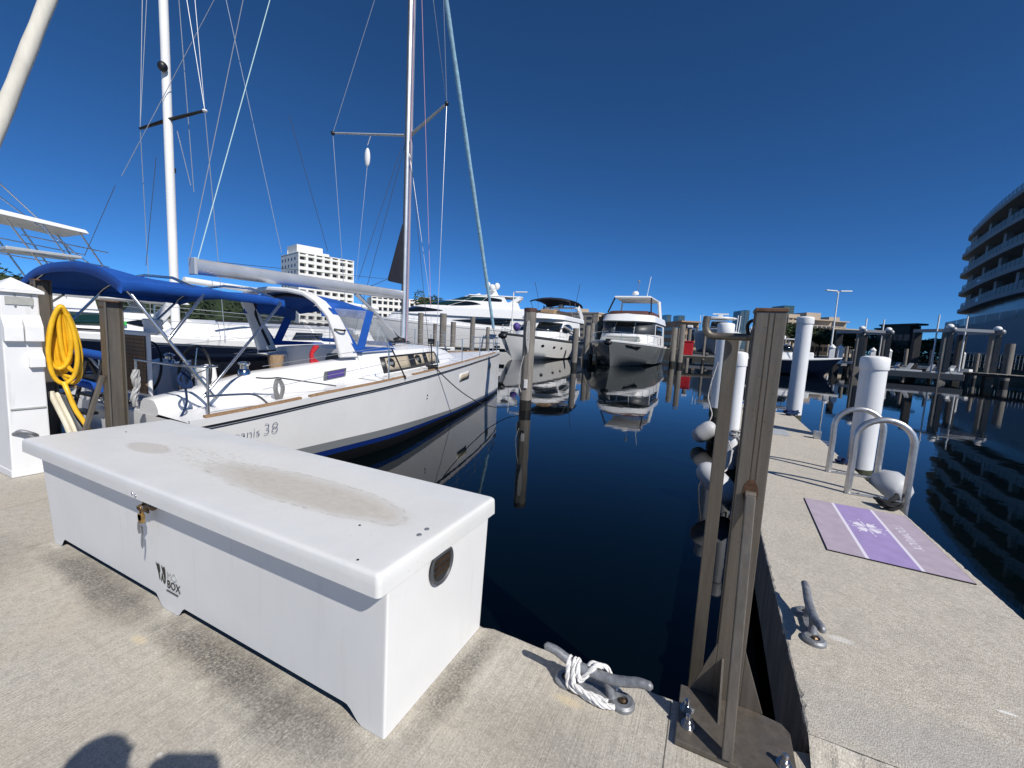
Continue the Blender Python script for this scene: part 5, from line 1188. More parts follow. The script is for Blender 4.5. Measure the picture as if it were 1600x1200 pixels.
# ---------------------------------------------------------------- navy centre-console boat lying across
bR = EYE + ray(1309, 560) * (36.0 / FPX)
yr_ = thing('fishing_boat', 'navy hulled centre-console boat with white T-top right of the near steel post', 'boat', (bR.x - 8.2, bR.y - 1.2, WZ), -math.pi / 2 + R_(8), local=True)
f = hull_fn(8.6, 2.9, 1.65, 1.25, 1.2, .3, .5, .4, 2.4); make_hull(yr_, f, 'navy', strake='white')
T1 = ((3.2, 5.2, .6, .5), (3.3, 4.6, .5, .4), 1.2, 2.55); tier(yr_, 'console', 'gel2', T1); pane(yr_, T1, .2, .8, .55, .97, 'glass', 'windscreen', .03, n=12)
MB().box(-1.0, 1.0, 2.6, 5.0, 3.0, 3.09).build('t_top', M['gel2'], yr_, bevel=.03)
for sx in (1, -1):
    for y in (2.9, 4.7): MB().tube([V(sx * .9, y, 3.0), V(sx * .6, y, 1.25)], .035, 6).build('t_top_post', M['ss'], yr_)
MB().box(-.4, .4, 5.6, 6.4, 1.4, 2.0).build('bow_seat', M['gel2'], yr_, bevel=.12, seg=3); MB().box(-.2, .2, 3.6, 4.2, 3.1, 3.35).build('radar_dome', M['white'], yr_, bevel=.08, seg=3)
MB().box(-.35, .35, -.5, .1, .4, 1.9).build('outboard_motor', M['white'], yr_, bevel=.1, seg=3)
# ---------------------------------------------------------------- navy sailboat beyond the near one, bow to the dock
ns = thing('sailboat', 'navy hulled sailboat with white mast beyond the white sailboat', 'sailboat', (-11.0, 14.0, WZ), math.pi, local=True)
f = hull_fn(12.0, 3.5, 1.72, 1.45, .9, .12, .6, .45, 2.2); make_hull(ns, f, 'navy', strake='gel2')
T1 = ((3.6, 9.2, 1.05, 2.4), (3.8, 8.6, .9, 2.2), 1.5, 1.92); tier(ns, 'coachroof', 'gel2', T1)
for a, b in ((.06, .16), (.2, .29), (.71, .8), (.84, .94)): pane(ns, T1, a, b, .3, .75, 'glass', 'cabin_window', .015)
def nl(p): return V(-(p.x + 11.0), 14.0 - p.y, p.z - WZ)
mf = nl(PX(271, 420, -11.0)); ZN = 14.5; mt0 = V(mf.x, mf.y, 1.8)
mN = MB().tube([mt0, V(mf.x, mf.y, ZN)], .082, 14).build('mast', M['white'], ns, smooth=60)
MB().tube([V(mf.x + .12, mf.y - .1, 1.9), V(mf.x + .12, mf.y - .1, 5.2)], .05, 8).build('pole_stowed', M['white'], mN, smooth=60); MB().box(mf.x + .08, mf.x + .16, mf.y - .16, mf.y - .04, 5.2, 5.3).build('pole_fitting', M['black'], mN)
sa, sb_ = nl(PX(219, 201, -11.8)), nl(PX(320, 173, -10.15)); spz = nl(PX(268, 190, -11.0))
for q in (sa, sb_):
    MB().tube([V(mf.x, mf.y, spz.z), q], [.06, .04], 8, flat=.4).build('spreader', M['black'], mN, smooth=60)
MB().ball(sb_, (.05, .05, .03)).build('spreader_tip', M['white'], mN)
lp0 = nl(PX(254, 104, -10.9)); MB().ball(lp0, (.09, .09, .10)).build('deck_light', M['black'], mN, smooth=60); MB().ball(lp0 + V(0, 0, .05), (.06, .06, .05)).build('light_lens', M['white'], mN, smooth=60)
def nline(a, b, nm='shroud', mt_='wire', r=.007): MB().tube([a, b], r, 5).build(nm, M[mt_], mN)
nline(sa, V(mf.x, mf.y, 12)); nline(sb_, V(mf.x, mf.y, 12)); nline(sa, V(1.5, mf.y - .2, 1.6)); nline(sb_, V(-1.5, mf.y - .2, 1.6)); nline(sb_, nl(PX(302, -30, -10.3))); nline(sa, nl(PX(223, -30, -11.7)))
nline(nl(PX(278, -20, -10.9)), nl(PX(303, 300, -10.6))); nline(nl(PX(277, 205, -10.9)), nl(PX(298, 290, -10.4))); nline(nl(PX(345, -20, -10.0)), nl(PX(190, 275, -11.6)), 'halyard', 'wire', .006); nline(nl(PX(180, 290, -11.6)), nl(PX(132, 400, -11.9)), 'halyard', 'darkwire', .006)
nline(nl(PX(244, 245, -11.4)), nl(PX(228, 415, -11.6)), 'shroud', 'darkwire', .006)
j0, j1 = nl(PX(0, 190, -11.0)), nl(PX(75, 0, -11.0)); dj = (j1 - j0).normalized(); ja = j0 - dj * ((j0.z - 1.9) / dj.z); jb = j0 + dj * ((12.5 - j0.z) / dj.z)
MB().tube([ja.lerp(jb, i / 30) for i in range(31)], [.085 + .02 * min(1, i / 5) + .005 * math.sin(i * 2.1) for i in range(31)], 12).build('furled_jib', M['canvas'], ns, smooth=60)
for s in (1, -1):
    for u in (.05, .2, .35, .5, .65, .8): MB().tube([f(u, 0, s) + V(-s * .06, 0, 0), f(u, 0, s) + V(-s * .06, 0, .62)], .014, 6).build('stanchion', M['ss'], ns)
    for dz in (.33, .61): MB().tube([f(u, 0, s) + V(-s * .06, 0, dz) for u in (.05, .2, .35, .5, .65, .8)], .006, 5).build('lifeline', M['wire'], ns)
MB().tube([V(0, mf.y - .2, 2.9), V(.1, 2.4, 2.75)], .07, 10).build('boom', M['white'], ns, smooth=60)
MB().tube([V(-.9, 8.4, 2.02), V(-.9, 5.0, 2.06)], .03, 6).build('stowed_pole', M['black'], ns)
# ---------------------------------------------------------------- white express cruiser at the far left
ex = thing('express_cruiser', 'white express cruiser with hardtop half hidden by the blue bimini', 'boat', (-21.5, 11.0, WZ), math.pi - R_(2), local=True)
f = hull_fn(8.9, 3.9, 1.75, 1.4, 1.5, .25, .6, .4, 2.3); make_hull(ex, f, 'gel', strake='black')
T1 = ((1.4, 6.6, 1.55, 2.4), (1.7, 5.2, 1.35, 1.8), 1.42, 2.12); tier(ex, 'cabin', 'gel2', T1)
for a, b in ((.04, .19), (.81, .96)): pane(ex, T1, a, b, .25, .8, 'glass', 'cabin_window', .02, .0 if a < .5 else .9, .9 if a < .5 else 0)
pane(ex, T1, .22, .49, .3, .95, 'greenglass', 'windscreen', .02); pane(ex, T1, .51, .78, .3, .95, 'greenglass', 'windscreen', .02)
MB().hexa([V(-1.5, .8, 2.62), V(1.5, .8, 2.62), V(1.25, 4.8, 2.66), V(-1.25, 4.8, 2.66), V(-1.4, .95, 2.76), V(1.4, .95, 2.76), V(1.1, 4.6, 2.82), V(-1.1, 4.6, 2.82)]).build('hardtop', M['gel2'], ex, bevel=.05)
for s in (1, -1):
    MB().beam((s * 1.35, 1.4, 2.63), (s * 1.55, 2.2, 1.7), .1, .4).build('hardtop_leg', M['gel2'], ex); MB().tube([V(s * 1.15, 4.5, 2.66), V(s * 1.3, 5.2, 2.05)], .035, 6).build('hardtop_post', M['black'], ex)
    for k in range(3): MB().box(s * 1.935, s * 1.97, 2.2 - k * .06, 2.5 - k * .06, 1.0 + k * .08, 1.03 + k * .08).build('hull_vent', M['black'], ex)
MB().box(-1.60, -1.57, 3.0, 3.3, 1.68, 1.82).build('registration_sticker', M['green'], ex)
bow_rail(ex, f, .4, .98, .55)
# ---------------------------------------------------------------- sport fishing boat with tower top
sf = thing('sport_fisher', 'sport fishing boat with white tower hardtop at the far left edge', 'boat', (-29.0, 13.5, WZ), math.pi, local=True)
def sl_(p): return V(-(p.x + 29.0), 13.5 - p.y, p.z - WZ)
f = hull_fn(11, 4.4, 2.1, 1.4, 1.6, .25, .6, .4, 2.3); make_hull(sf, f, 'gel', strake='navy')
T1 = ((3.6, 9.0, 1.7, 2.0), (3.8, 7.6, 1.5, 1.6), 1.6, 2.9); tier(sf, 'cabin', 'gel2', T1); pane(sf, T1, .2, .8, .35, .9, 'glass', 'windscreen', .02, n=24)
ca = sl_(PX(126, 362, -28.5)); zt = ca.z
MB().hexa([V(-1.35, ca.y - .05, zt - .16), V(1.5, ca.y - .05, zt - .16), V(1.5, ca.y + 3.4, zt + .04), V(-1.35, ca.y + 3.4, zt + .04), V(-1.25, ca.y + .05, zt + .02), V(1.4, ca.y + .05, zt + .02), V(1.3, ca.y + 3.2, zt + .26), V(-1.25, ca.y + 3.2, zt + .26)]).build('tower_top', M['gel2'], sf, bevel=.05)
for s in (1, -1):
    for y, y2 in ((.3, -.9), (1.5, .2), (2.6, 1.4)): MB().tube([V(s * 1.2, ca.y + y, zt - .1), V(s * 1.5, ca.y + y2 - .6, 2.4)], .035, 6).build('tower_leg', M['ss'], sf, smooth=60)
    for z in (zt - .9, zt - 1.6): MB().tube([V(s * 1.3, ca.y - .7, z), V(s * 1.3, ca.y + 2.2, z + .2)], .028, 6).build('tower_rail', M['ss'], sf, smooth=60)
MB().tube([sl_(PX(-40, 278, -27.8)), sl_(PX(148, 418, -27.8))], .028, 6).build('outrigger', M['ss'], sf, smooth=60)
MB().tube([sl_(PX(-40, 250, -30.2)), sl_(PX(120, 398, -30.2))], .028, 6).build('outrigger', M['ss'], sf, smooth=60)
q = sl_(PX(38, 393, -28.5)); MB().hexa([q + V(-1, -1.6, -.06), q + V(1, -1.6, -.06), q + V(1, .8, -.1), q + V(-1, .8, -.1), q + V(-1, -1.6, .06), q + V(1, -1.6, .06), q + V(1, .8, .05), q + V(-1, .8, .05)]).build('tower_platform', M['gelgrey'], sf, bevel=.03)
# boarding steps with blue pads between the pedestal and the sailboat stern
bs = thing('boarding_steps', 'black folding boarding steps with blue pads behind the yellow hose', 'steps', (-6.6, 2.25, .0))
for x in (-6.75, -6.35):
    MB().tube([V(x, 2.05, .0), V(x, 2.28, .95)], .022, 8).build('rail', M['black'], bs, smooth=60); MB().tube([V(x, 2.5, .45), V(x, 2.3, .95)], .022, 8).build('rail', M['black'], bs, smooth=60)
for k in range(4): MB().box(-6.74, -6.36, 2.07 + k * .055, 2.17 + k * .055, .16 + k * .2, .19 + k * .2).build('step', M['black'], bs)
MB().tube([V(-7.15, 2.3, 1.05), V(-6.2, 2.3, 1.03)], .05, 10).build('blue_pad', M['blue'], bs, smooth=60); MB().tube([V(-6.6, 2.15, .72), V(-6.05, 2.15, .70)], .045, 10).build('blue_pad', M['blue'], bs, smooth=60)
# ================================================================ piles, docks and lifts across the basin
def at_depth(px, py, d): r = ray(px, py); return EYE + r * (d / FPX)
def far_pile(px, ytop, depth, label, r=.2, mat='pile', wet=True):
    h0 = 526.3 + .0522 * (px - 800); g = at_depth(px, h0, depth); p = at_depth(px, ytop, depth)
    t = thing('timber_pile', label, 'pile', (g.x, g.y, WZ), 0, 'timber piles across the basin', local=True)
    pilemesh(r, .4, p.z - WZ, M[mat], 'shaft', t, 12); pilemesh(r * .98, -1.5, .41, M['pilewet'], 'wet_foot', t, 12)
    return V(g.x, g.y, WZ)
for px, yt, d, r, lb in ((657, 489, 27, .17, 'weathered pile directly right of the sailboat mast'), (680, 506, 34, .17, 'short dark pile second right of the mast, before the superyacht'), (692, 490, 25, .20, 'thick dark weathered pile third right of the sailboat mast'),
                         (708, 503, 26, .16, 'short pale pile fourth right of the sailboat mast'), (738, 495, 28, .16, 'weathered pile left of the furled blue jib, before the superyacht'), (762, 511, 34, .14, 'thin short pile just left of the furled blue jib foot'),
                         (899, 513, 30, .22, 'pale pile in front of the navy bimini yacht quarter'), (917, 509, 36, .24, 'left pile of the pair between the two flybridge yachts'), (924, 505, 40, .24, 'right pile of the pair between the two flybridge yachts'),
                         (1574, 537, 37, .30, 'round grey pile at the right edge before the hotel'), (1052, 512, 42, .28, 'pale lift pile right of the bow-on yacht'), (1064, 507, 40, .26, 'dark lift pile beside the red locker')):
    far_pile(px, yt, d, lb, r)
def leaf_cloud(mbv, c, rad, n, ls, rnd):
    for _ in range(n):
        a, b_, q = rnd.uniform(0, 6.283), rnd.uniform(-1, 1), rnd.uniform(.55, 1) ** .6
        k = math.sqrt(1 - b_ * b_); p = V(c[0] + rad[0] * q * k * math.cos(a), c[1] + rad[1] * q * k * math.sin(a), c[2] + rad[2] * q * b_)
        u = V(rnd.uniform(-1, 1), rnd.uniform(-1, 1), rnd.uniform(-.6, .6)).normalized() * ls * rnd.uniform(.6, 1.3); w = u.orthogonal().normalized() * ls * rnd.uniform(.4, .8)
        if rnd.random() < .5: w = w.cross(u).normalized() * w.length
        mbv.add([p - u, p + w * .6, p + u, p - w * .6], [(0, 1, 2, 3)])
leafA = mk('dark_leaves', (.022, .04, .014), .7, var=.5, vscale=1.2, world=True); leafB = mk('mid_leaves', (.045, .075, .022), .7, var=.45, vscale=.9, world=True); bark = mk('bark', (.09, .07, .05), .9, var=.3)
rnd = random.Random(3)
def dock_run(name, label, a, b, w, z=.25, th=.28, mat='plank', piles=True, n=None):
    """timber walkway from a to b with single planks across it"""
    a, b = V(*a, 0), V(*b, 0); d = (b - a); L = d.length; d.normalize(); s = V(-d.y, d.x, 0) * w / 2
    t = thing(name, label, 'dock', (a.x, a.y, WZ))
    fm = MB()
    for k in (1, -1):
        fm.beam(a + s * k * .92 + V(0, 0, z - .14), b + s * k * .92 + V(0, 0, z - .14), .12, .2)
        fm_o = fm.build('stringer', M['pilewet'], t); fm = MB()
    n = n or max(6, int(L / .55)); n = min(n, 60); st = L / n
    for i in range(n):
        p = a + d * (st * (i + .5)); q = d * (st * .46)
        zz = random.uniform(-.006, .006)
        MB().hexa([p - q - s + V(0, 0, z - .04), p + q - s + V(0, 0, z - .04), p + q + s + V(0, 0, z - .04), p - q + s + V(0, 0, z - .04), p - q - s + V(0, 0, z + zz), p + q - s + V(0, 0, z + zz), p + q + s + V(0, 0, z + zz), p - q + s + V(0, 0, z + zz)]).build('plank', M[mat], t)
    for i in range(int(L / 4) + 1):
        for k in (1, -1):
            p = a + d * min(L - .2, i * 4 + .2) + s * k * .9; MB().lathe([(.14, -1.6), (.14, z - .06)], (p.x, p.y, 0), 8).build('leg', M['pilewet'], t, smooth=40)
    return t
def gp(px, py, z=.3): p = PZ(px, py, z); return (p.x, p.y)
def ad(px, d): p = at_depth(px, 526.3 + .0522 * (px - 800), d); return (p.x, p.y)
dock_run('timber_dock', 'timber walkway behind the piles in front of the superyacht', ad(655, 38), ad(790, 38), 1.6, .35)
dock_run('timber_dock', 'timber walkway between the two flybridge yachts', ad(925, 38), ad(930, 60), 1.4, .35)
dock_run('timber_dock', 'timber lift dock under the red locker', ad(1062, 43), ad(1118, 43), 1.5, .55)
rl = at_depth(1074, 541, 44); rk = thing('storage_locker', 'red plastic storage locker on the dock left of the lifted boat', 'locker', (rl.x, rl.y, .55))
MB().box(rl.x - .55, rl.x + .55, rl.y - .4, rl.y + .4, .56, 1.9).build('body', M['red'], rk, bevel=.05); MB().box(rl.x - .6, rl.x + .6, rl.y - .45, rl.y + .45, 1.905, 2.03).build('lid', M['red'], rk, bevel=.04)
# lift cradle under the grey boat
lf = thing('boat_lift', 'lift frame carrying the grey hulled boat', 'boat lift', (B0.x, B0.y, WZ))
for dx in (-3.6, 3.8):
    for dy in (.5, 9):
        MB().lathe([(.26, -1.4), (.26, 3.9)], (B0.x + dx, B0.y + dy, 0), 12).build('pile', M['pile'], lf, smooth=40); MB().box(B0.x + dx - .35, B0.x + dx + .35, B0.y + dy - .35, B0.y + dy + .35, 3.9, 4.3).build('motor_cover', M['white'], lf, bevel=.1, seg=3)
for dy in (1.2, 8.5): MB().box(B0.x - 3.4, B0.x + 3.6, B0.y + dy - .14, B0.y + dy + .14, .1, .5).build('cross_beam', M['galv'], lf)
for dx in (-1.2, 1.2): MB().box(B0.x + dx - .15, B0.x + dx + .15, B0.y + .6, B0.y + 9.2, .502, .75).build('bunk', M['plank'], lf)
# right-hand quay and the two empty lifts
qa, qb = ad(1312, 47), ad(1645, 31)
dock_run('timber_dock', 'long timber quay behind the empty boat lifts at the right', qa, qb, 2.4, .55)
def big_lift(pxa, pxb, d, ztop, label, cradle):
    A, B = V(*ad(pxa, d), 0), V(*ad(pxb, d), 0); dr = (B - A).normalized(); away = V(-dr.y, dr.x, 0)
    t = thing('boat_lift', label, 'boat lift', (A.x, A.y, WZ), 0, 'empty boat lifts')
    for P in (A, B):
        for k, mt_ in ((0, 'pile'), (2.6, 'darkpost')):
            p = P + away * k
            MB().box(p.x - .26, p.x + .26, p.y - .26, p.y + .26, -1.5, ztop - .35).build('post', M[mt_], t, bevel=.03)
        MB().beam(P + V(0, 0, ztop - .2) - away * .4, P + away * 2.9 + V(0, 0, ztop - .2), .3, .28).build('top_beam', M['galv'], t)
        MB().ball(P + V(0, 0, ztop + .12) - away * .1, (.26, .26, .22)).build('motor_cover', M['white'], t, smooth=60); MB().ball(P - away * .45 + V(0, 0, ztop - .15), (.22, .22, .24)).build('gearbox', M['galv'], t, smooth=60)
        MB().beam(P - away * .3 + V(0, 0, ztop - .5), P - away * .3 + V(0, 0, .5), .35, .06).build('rubber_guard', M['black'], t)
    MB().beam(A + V(0, 0, ztop - .1), B + V(0, 0, ztop - .1), .26, .24).build('top_beam', M['galv'], t)
    for k in cradle:
        p = A.lerp(B, k); MB().tube([p + away * .6 + V(0, 0, .3), p + away * .6 + V(0, 0, ztop + 1.1)], .06, 8).build('guide_pole', M['white'], t, smooth=60)
    for k in (.6, 4.2): MB().beam(A.lerp(B, .06) + away * k + V(0, 0, .42), A.lerp(B, .94) + away * k + V(0, 0, .42), .22, .3).build('cradle_beam', M['galv'], t)
    for k in (.3, .7):
        p = A.lerp(B, k); MB().beam(p + away * .3 + V(0, 0, .68), p + away * 4.8 + V(0, 0, .68), .3, .2).build('bunk', M['white'], t)
    return t
dh = thing('hedge', 'dark hedge along the quay left of the hotel', 'hedge', (*ad(1430, 62), .75))
b = MB(); 
for i in range(46):
    q = ad(1352 + i * 2.6, 66 - i * .12); leaf_cloud(b, (q[0], q[1], 1.9 + rnd.uniform(-.3, .5)), (1.6, 1.2, 1.5), 70, .22, rnd)
b.build('foliage', leafA, dh)
qf = thing('quay_railing', 'thin metal railing along the quay below the hotel', 'railing', (*ad(1480, 50), .75))
for i in range(26):
    q = ad(1478 + i * 6, 52 - i * .28); MB().tube([(q[0], q[1], .75), (q[0], q[1], 2.5)], .03, 5).build('post', M['galv'], qf)
for z in (1.5, 2.45): MB().tube([(*ad(1478 + i * 6, 52 - i * .28), z) for i in range(26)], .025, 5).build('rail', M['galv'], qf)
for px, yt, d, lb in ((1322, 541, 46, 'short pile left of the left empty lift'), (1333, 548, 44, 'second short pile by the left empty lift'), (1415, 545, 44, 'short pile between the two empty lifts'), (1455, 547, 42, 'short pile just left of the right empty lift'), (1526, 552, 39, 'short pile under the right lift beam'), (980, 520, 62, 'thin pile behind the bow-on yacht'), (1100, 512, 52, 'pile beside the lifted boat')): far_pile(px, yt, d, lb, .16)
big_lift(1340, 1381, 40, 3.9, 'empty boat lift nearer the middle with two white guide poles', (.35, 1.02))
big_lift(1474, 1548, 35, 4.1, 'empty boat lift below the hotel with two white guide poles', (-.08, .52))
# grey service platform between the lifts
sp0, sp1 = V(*ad(1378, 37), 0), V(*ad(1512, 34), 0); dr = (sp1 - sp0).normalized(); aw = V(-dr.y, dr.x, 0)
fp = thing('lift_platform', 'dark grey floating platform with white bunks between the empty lifts', 'platform', (sp0.x, sp0.y, WZ))
MB().hexa([sp0 + V(0, 0, -.2), sp1 + V(0, 0, -.2), sp1 + aw * 3 + V(0, 0, -.2), sp0 + aw * 3 + V(0, 0, -.2), sp0 + V(0, 0, .35), sp1 + V(0, 0, .35), sp1 + aw * 3 + V(0, 0, .35), sp0 + aw * 3 + V(0, 0, .35)]).build('deck', M['greycable'], fp, bevel=.04)
for k in (.06, .2, .36, .62, .86):
    p = sp0.lerp(sp1, k); MB().beam(p + aw * .2 + V(0, 0, .42), p + aw * .2 + dr * random.uniform(.5, 1.3) + V(0, 0, .42), .3, .14).build('bunk_pad', M['white'], fp); MB().beam(p + aw * 1.2 + V(0, 0, .4), p + aw * 1.7 + dr * .35 + V(0, 0, 1.0), .3, .06).build('bunk_arm', M['gelgrey'], fp)
for i, (px, d, lb) in enumerate(((1299, 40, 'white power pedestal left of the left empty lift'), (1312, 41, 'second white power pedestal beside the navy boat bow'), (1363, 46, 'white power pedestal between the posts of the left lift'), (1388, 46, 'white power pedestal right of the left lift'), (1501, 38, 'white power pedestal under the right lift beam'))):
    p = ad(px, d); t = thing('power_pedestal', lb, 'pedestal', (p[0], p[1], .55), 0, 'far power pedestals', local=True)
    MB().box(-.22, .22, -.2, .2, 0, 1.5).build('cabinet', M['white'], t, bevel=.03); MB().lathe([(.3, 1.5), (.28, 1.6), (.02, 1.85)], (0, 0, 0), 8).build('cap', M['white'], t)
# ================================================================ lamp posts
def lamp(px, ytop, d, base, label, arms):
    g = ad(px, d); zt = at_depth(px, ytop, d).z
    t = thing('lamp_post', label, 'lamp post', (g[0], g[1], base), 0, 'tall lamp posts', local=True)
    MB().tube([(0, 0, 0), (0, 0, zt - base)], [.12, .07], 8).build('pole', M['white'], t, smooth=60)
    for s in arms:
        MB().tube([(0, 0, zt - base - .25), (s * .25, s * .1, zt - base - .02)], .05, 6).build('arm', M['white'], t)
        c = V(s * .95, s * .38, zt - base + .02); MB().beam(V(s * .2, s * .08, zt - base), V(s * 1.55, s * .65, zt - base + .06), .4, .14).build('lamp_head', M['lampwhite'], t, bevel=.03)
    return t
lamp(1297, 456, 58, .6, 'tall white double-headed lamp post right of the middle', (1, -1))
lamp(799, 457, 52, .6, 'white single-headed lamp post behind the navy bimini yacht', (1,))
# ================================================================ land
def land(name, poly, z, mat): return struct(MB().prism([(x, y, -2) for x, y in poly], (0, 0, z + 2)).build(name, mat))
grass = mk('shore_ground', (.16, .15, .11), .9, var=.3, vscale=.3, world=True)
land('left_shore', [(-36, -30), (-36, 29), (-75, 38), (-400, 70), (-400, -30)], .75, M['concpost'])
land('far_shore', [(-420, 210), (-160, 120), (-20, 92), (32, 78), (62, 66), (130, 60), (700, 60), (700, 900), (-420, 900)], .75, grass)
# ---- weathered wall and clipped hedge on the left shore
wl = thing('seawall_fence', 'weathered grey timber fence on the left shore below the hedge', 'fence', (-36.6, 5, .75))
for i in range(108):
    y = -4 + i * .3; MB().box(-36.75, -36.66, y, y + .285, .75, 1.5 + random.uniform(-.04, .04)).build('board', M['plank'], wl)
MB().box(-36.66, -36.58, -4, 28.4, 1.3, 1.4).build('fence_rail', M['plank'], wl)
hg = thing('hedge', 'dark clipped hedge above the weathered fence on the left shore', 'hedge', (-39, 6, .75))
b = MB()
for i in range(84): leaf_cloud(b, (-39.5 + rnd.uniform(-1, 1), -6 + i * .42, 2.4 + rnd.uniform(-.3, .3)), (1.3, .8, 1.7), 80, .2, rnd)
b.box(-40.3, -38.9, -6, 29, .76, 3.5); b.build('foliage', leafA, hg)
def tree(name, c, h, r, label, mat=leafB, n=10, ls=.5, per=110, group='trees on the far shores'):
    t = thing(name, label, 'tree', c, 0, group, local=True)
    MB().tube([(0, 0, 0), (.1, 0, h * .35), (0, .1, h * .6)], [h * .035, h * .025, h * .012], 8).build('trunk', bark, t, smooth=60)
    tr_ = MB()
    for k in range(4):
        a = k * 1.6; tr_ = MB().tube([(0, 0, h * .4), (r * .5 * math.cos(a), r * .5 * math.sin(a), h * .68)], [h * .016, h * .006], 6).build('limb', bark, t)
    m = MB()
    for k in range(n):
        a = rnd.uniform(0, 6.28); q = rnd.uniform(0, .75)
        leaf_cloud(m, (r * q * math.cos(a), r * q * math.sin(a), h * rnd.uniform(.5, .88)), (r * rnd.uniform(.3, .5), r * rnd.uniform(.3, .5), h * rnd.uniform(.10, .17)), per, ls, rnd)
    m.build('crown', mat, t); return t
def palm(c, h, label):
    t = thing('palm_tree', label, 'palm', c, 0, 'palms on the far shores', local=True)
    MB().tube([(0, 0, 0), (.15, .05, h * .5), (.1, .1, h)], [.22, .16, .13], 8).build('trunk', bark, t, smooth=60)
    for k in range(13):
        a = k * 2.4; e = rnd.uniform(.1, .9); m = MB(); pts = [V(.1, .1, h) + V(math.cos(a) * q * 2.6, math.sin(a) * q * 2.6, e * q * 2.2 - q * q * (1.6 + .8 * (1 - e))) for q in (0, .25, .5, .75, 1)]
        sd = V(-math.sin(a), math.cos(a), 0)
        for i in range(4):
            for s in (1, -1):
                for j in range(3):
                    p = pts[i].lerp(pts[i + 1], j / 3); d = pts[i + 1] - pts[i]; m.add([p, p + d * .28, p + d * .5 + sd * s * .5 + V(0, 0, -.25)], [(0, 1, 2)])
        m.build('frond', leafB, t)
    return t
# ================================================================ buildings
wallw = mk('white_render', (.78, .765, .72), .8, var=.05, vscale=.2, world=True); wallb = mk('beige_render', (.44, .37, .29), .85, var=.1, vscale=.2, world=True); walltan = mk('tan_render', (.36, .26, .18), .85, var=.12, vscale=.2, world=True)
wallgrey = mk('grey_render', (.30, .30, .30), .85, var=.1, vscale=.2, world=True); dark = mk('dark_opening', (.07, .072, .075), .25, var=.5, vscale=.6, world=True); bglass = mk('blue_tower_glass', (.06, .12, .16), .15, var=.2, vscale=.15, world=True); redroof = mk('red_tile_roof', (.28, .09, .05), .8, var=.2, vscale=.6, world=True)
def block(name, label, pxl, pxr, d, ytop, ybase, floors, bays, wall, open_m=dark, depth=14, sk=0.0, slab=.9, roofbits=(), cat='building', group='buildings round the basin', inset=1.2, wf=.72, hf=.55, rail=True):
    """storeyed block: slabs, piers, recessed dark openings each its own window"""
    A, B = V(*ad(pxl, d), 0), V(*ad(pxr, d * (1 + sk)), 0); dr = (B - A); W = dr.length; dr.normalize(); aw = V(-dr.y, dr.x, 0)
    zt = at_depth(pxl, ytop, d).z; z0 = .75
    t = thing(name, label, cat, (A.x, A.y, z0), math.atan2(dr.y, dr.x), group, local=True)
    H = zt - z0; fh = H / (floors + .35)
    w = MB(); w.box(.12 if rail else 0, W - (.12 if rail else 0), inset, depth - .3, 0, H - .05); w.build('wall', open_m if rail else wall, t)
    if rail:
        MB().box(0, W, inset + .3, depth + .02, .0, H).build('core_wall', wall, t)
        for i in range(floors + 1): MB().box(-.05, W + .05, -.02, inset + .02, i * fh - (.0 if i == 0 else fh * .16), i * fh + (fh * .3 if i < floors else .4)).build('floor_band', wall, t)
        for j in range(bays + 1): x = W * j / bays; MB().box(max(-.03, x - W / bays * (1 - wf) / 2), min(W + .03, x + W / bays * (1 - wf) / 2), .02, inset + .04, 0, H - .1).build('pier', wall, t)
    for i in range(floors):
        for j in range(bays):
            x = W * (j + .5) / bays; ww = W / bays * wf / 2
            if rail: MB().box(x - ww * .9, x + ww * .9, inset - .06, inset - .01, i * fh + fh * .31, i * fh + fh * .83).build('window', dark, t)
            else: MB().box(x - ww, x + ww, inset - .08, inset + .01, i * fh + fh * .28, i * fh + fh * (.28 + hf)).build('window', dark, t)
    side = max(2, int(depth / (W / bays)))
    for i in range(floors):
        for j in range(min(side, 6)):
            y = inset + (depth - inset) * (j + .5) / min(side, 6)
            for x0, x1 in ((-.06, -.005), (W + .005, W + .06)): MB().box(x0, x1, y - .8, y + .8, i * fh + fh * .35, i * fh + fh * .75).build('window', dark, t)
    MB().box(-.1, W + .1, -.1, depth + .1, H + .0, H + .35).build('parapet', wall, t)
    for a, b_, hh in roofbits: MB().box(W * a, W * b_, depth * .25, depth * .8, H + .35, H + .35 + hh).build('roof_house', wall, t)
    return t
block('apartment_tower', 'tall white balconied apartment tower behind the sailboat boom', 467, 552, 215, 396, 500, 11, 7, wallw, sk=.10, depth=24, roofbits=((.05, .5, 4.5), (.5, .62, 2)), inset=2.4)
block('apartment_tower', 'narrow white wing left of the balconied apartment tower', 450, 466.5, 228, 395, 500, 11, 2, wallw, sk=.0, depth=12, inset=1.0)
block('apartment_block', 'white low apartment block behind the sailboat mast foot', 580, 655, 200, 464, 500, 5, 9, wallw, sk=.05, depth=18, roofbits=((.3, .52, 3),), inset=1.8)
block('terrace_building', 'tan terraced building seen under the blue bimini', 345, 395, 70, 461, 500, 3, 4, walltan, sk=.05, depth=10, inset=1.4, wf=.8)
block('apartment_block', 'beige balconied block left of the bow-on yacht', 932, 951, 118, 490, 520, 5, 3, wallb, sk=.05, depth=14, inset=1.5)
block('apartment_block', 'red roofed brown block between the flybridge yachts', 903, 931, 130, 489, 520, 4, 5, wallb, depth=14, inset=1.5, roofbits=((.1, .6, 1.2),))
block('office_block', 'dark low block directly left of the bow-on yacht', 951, 966, 110, 490, 520, 4, 3, wallgrey, depth=12, rail=False)
block('warehouse', 'brown low building behind the lift piles', 1062, 1092, 105, 503, 530, 3, 5, walltan, depth=14, rail=False)
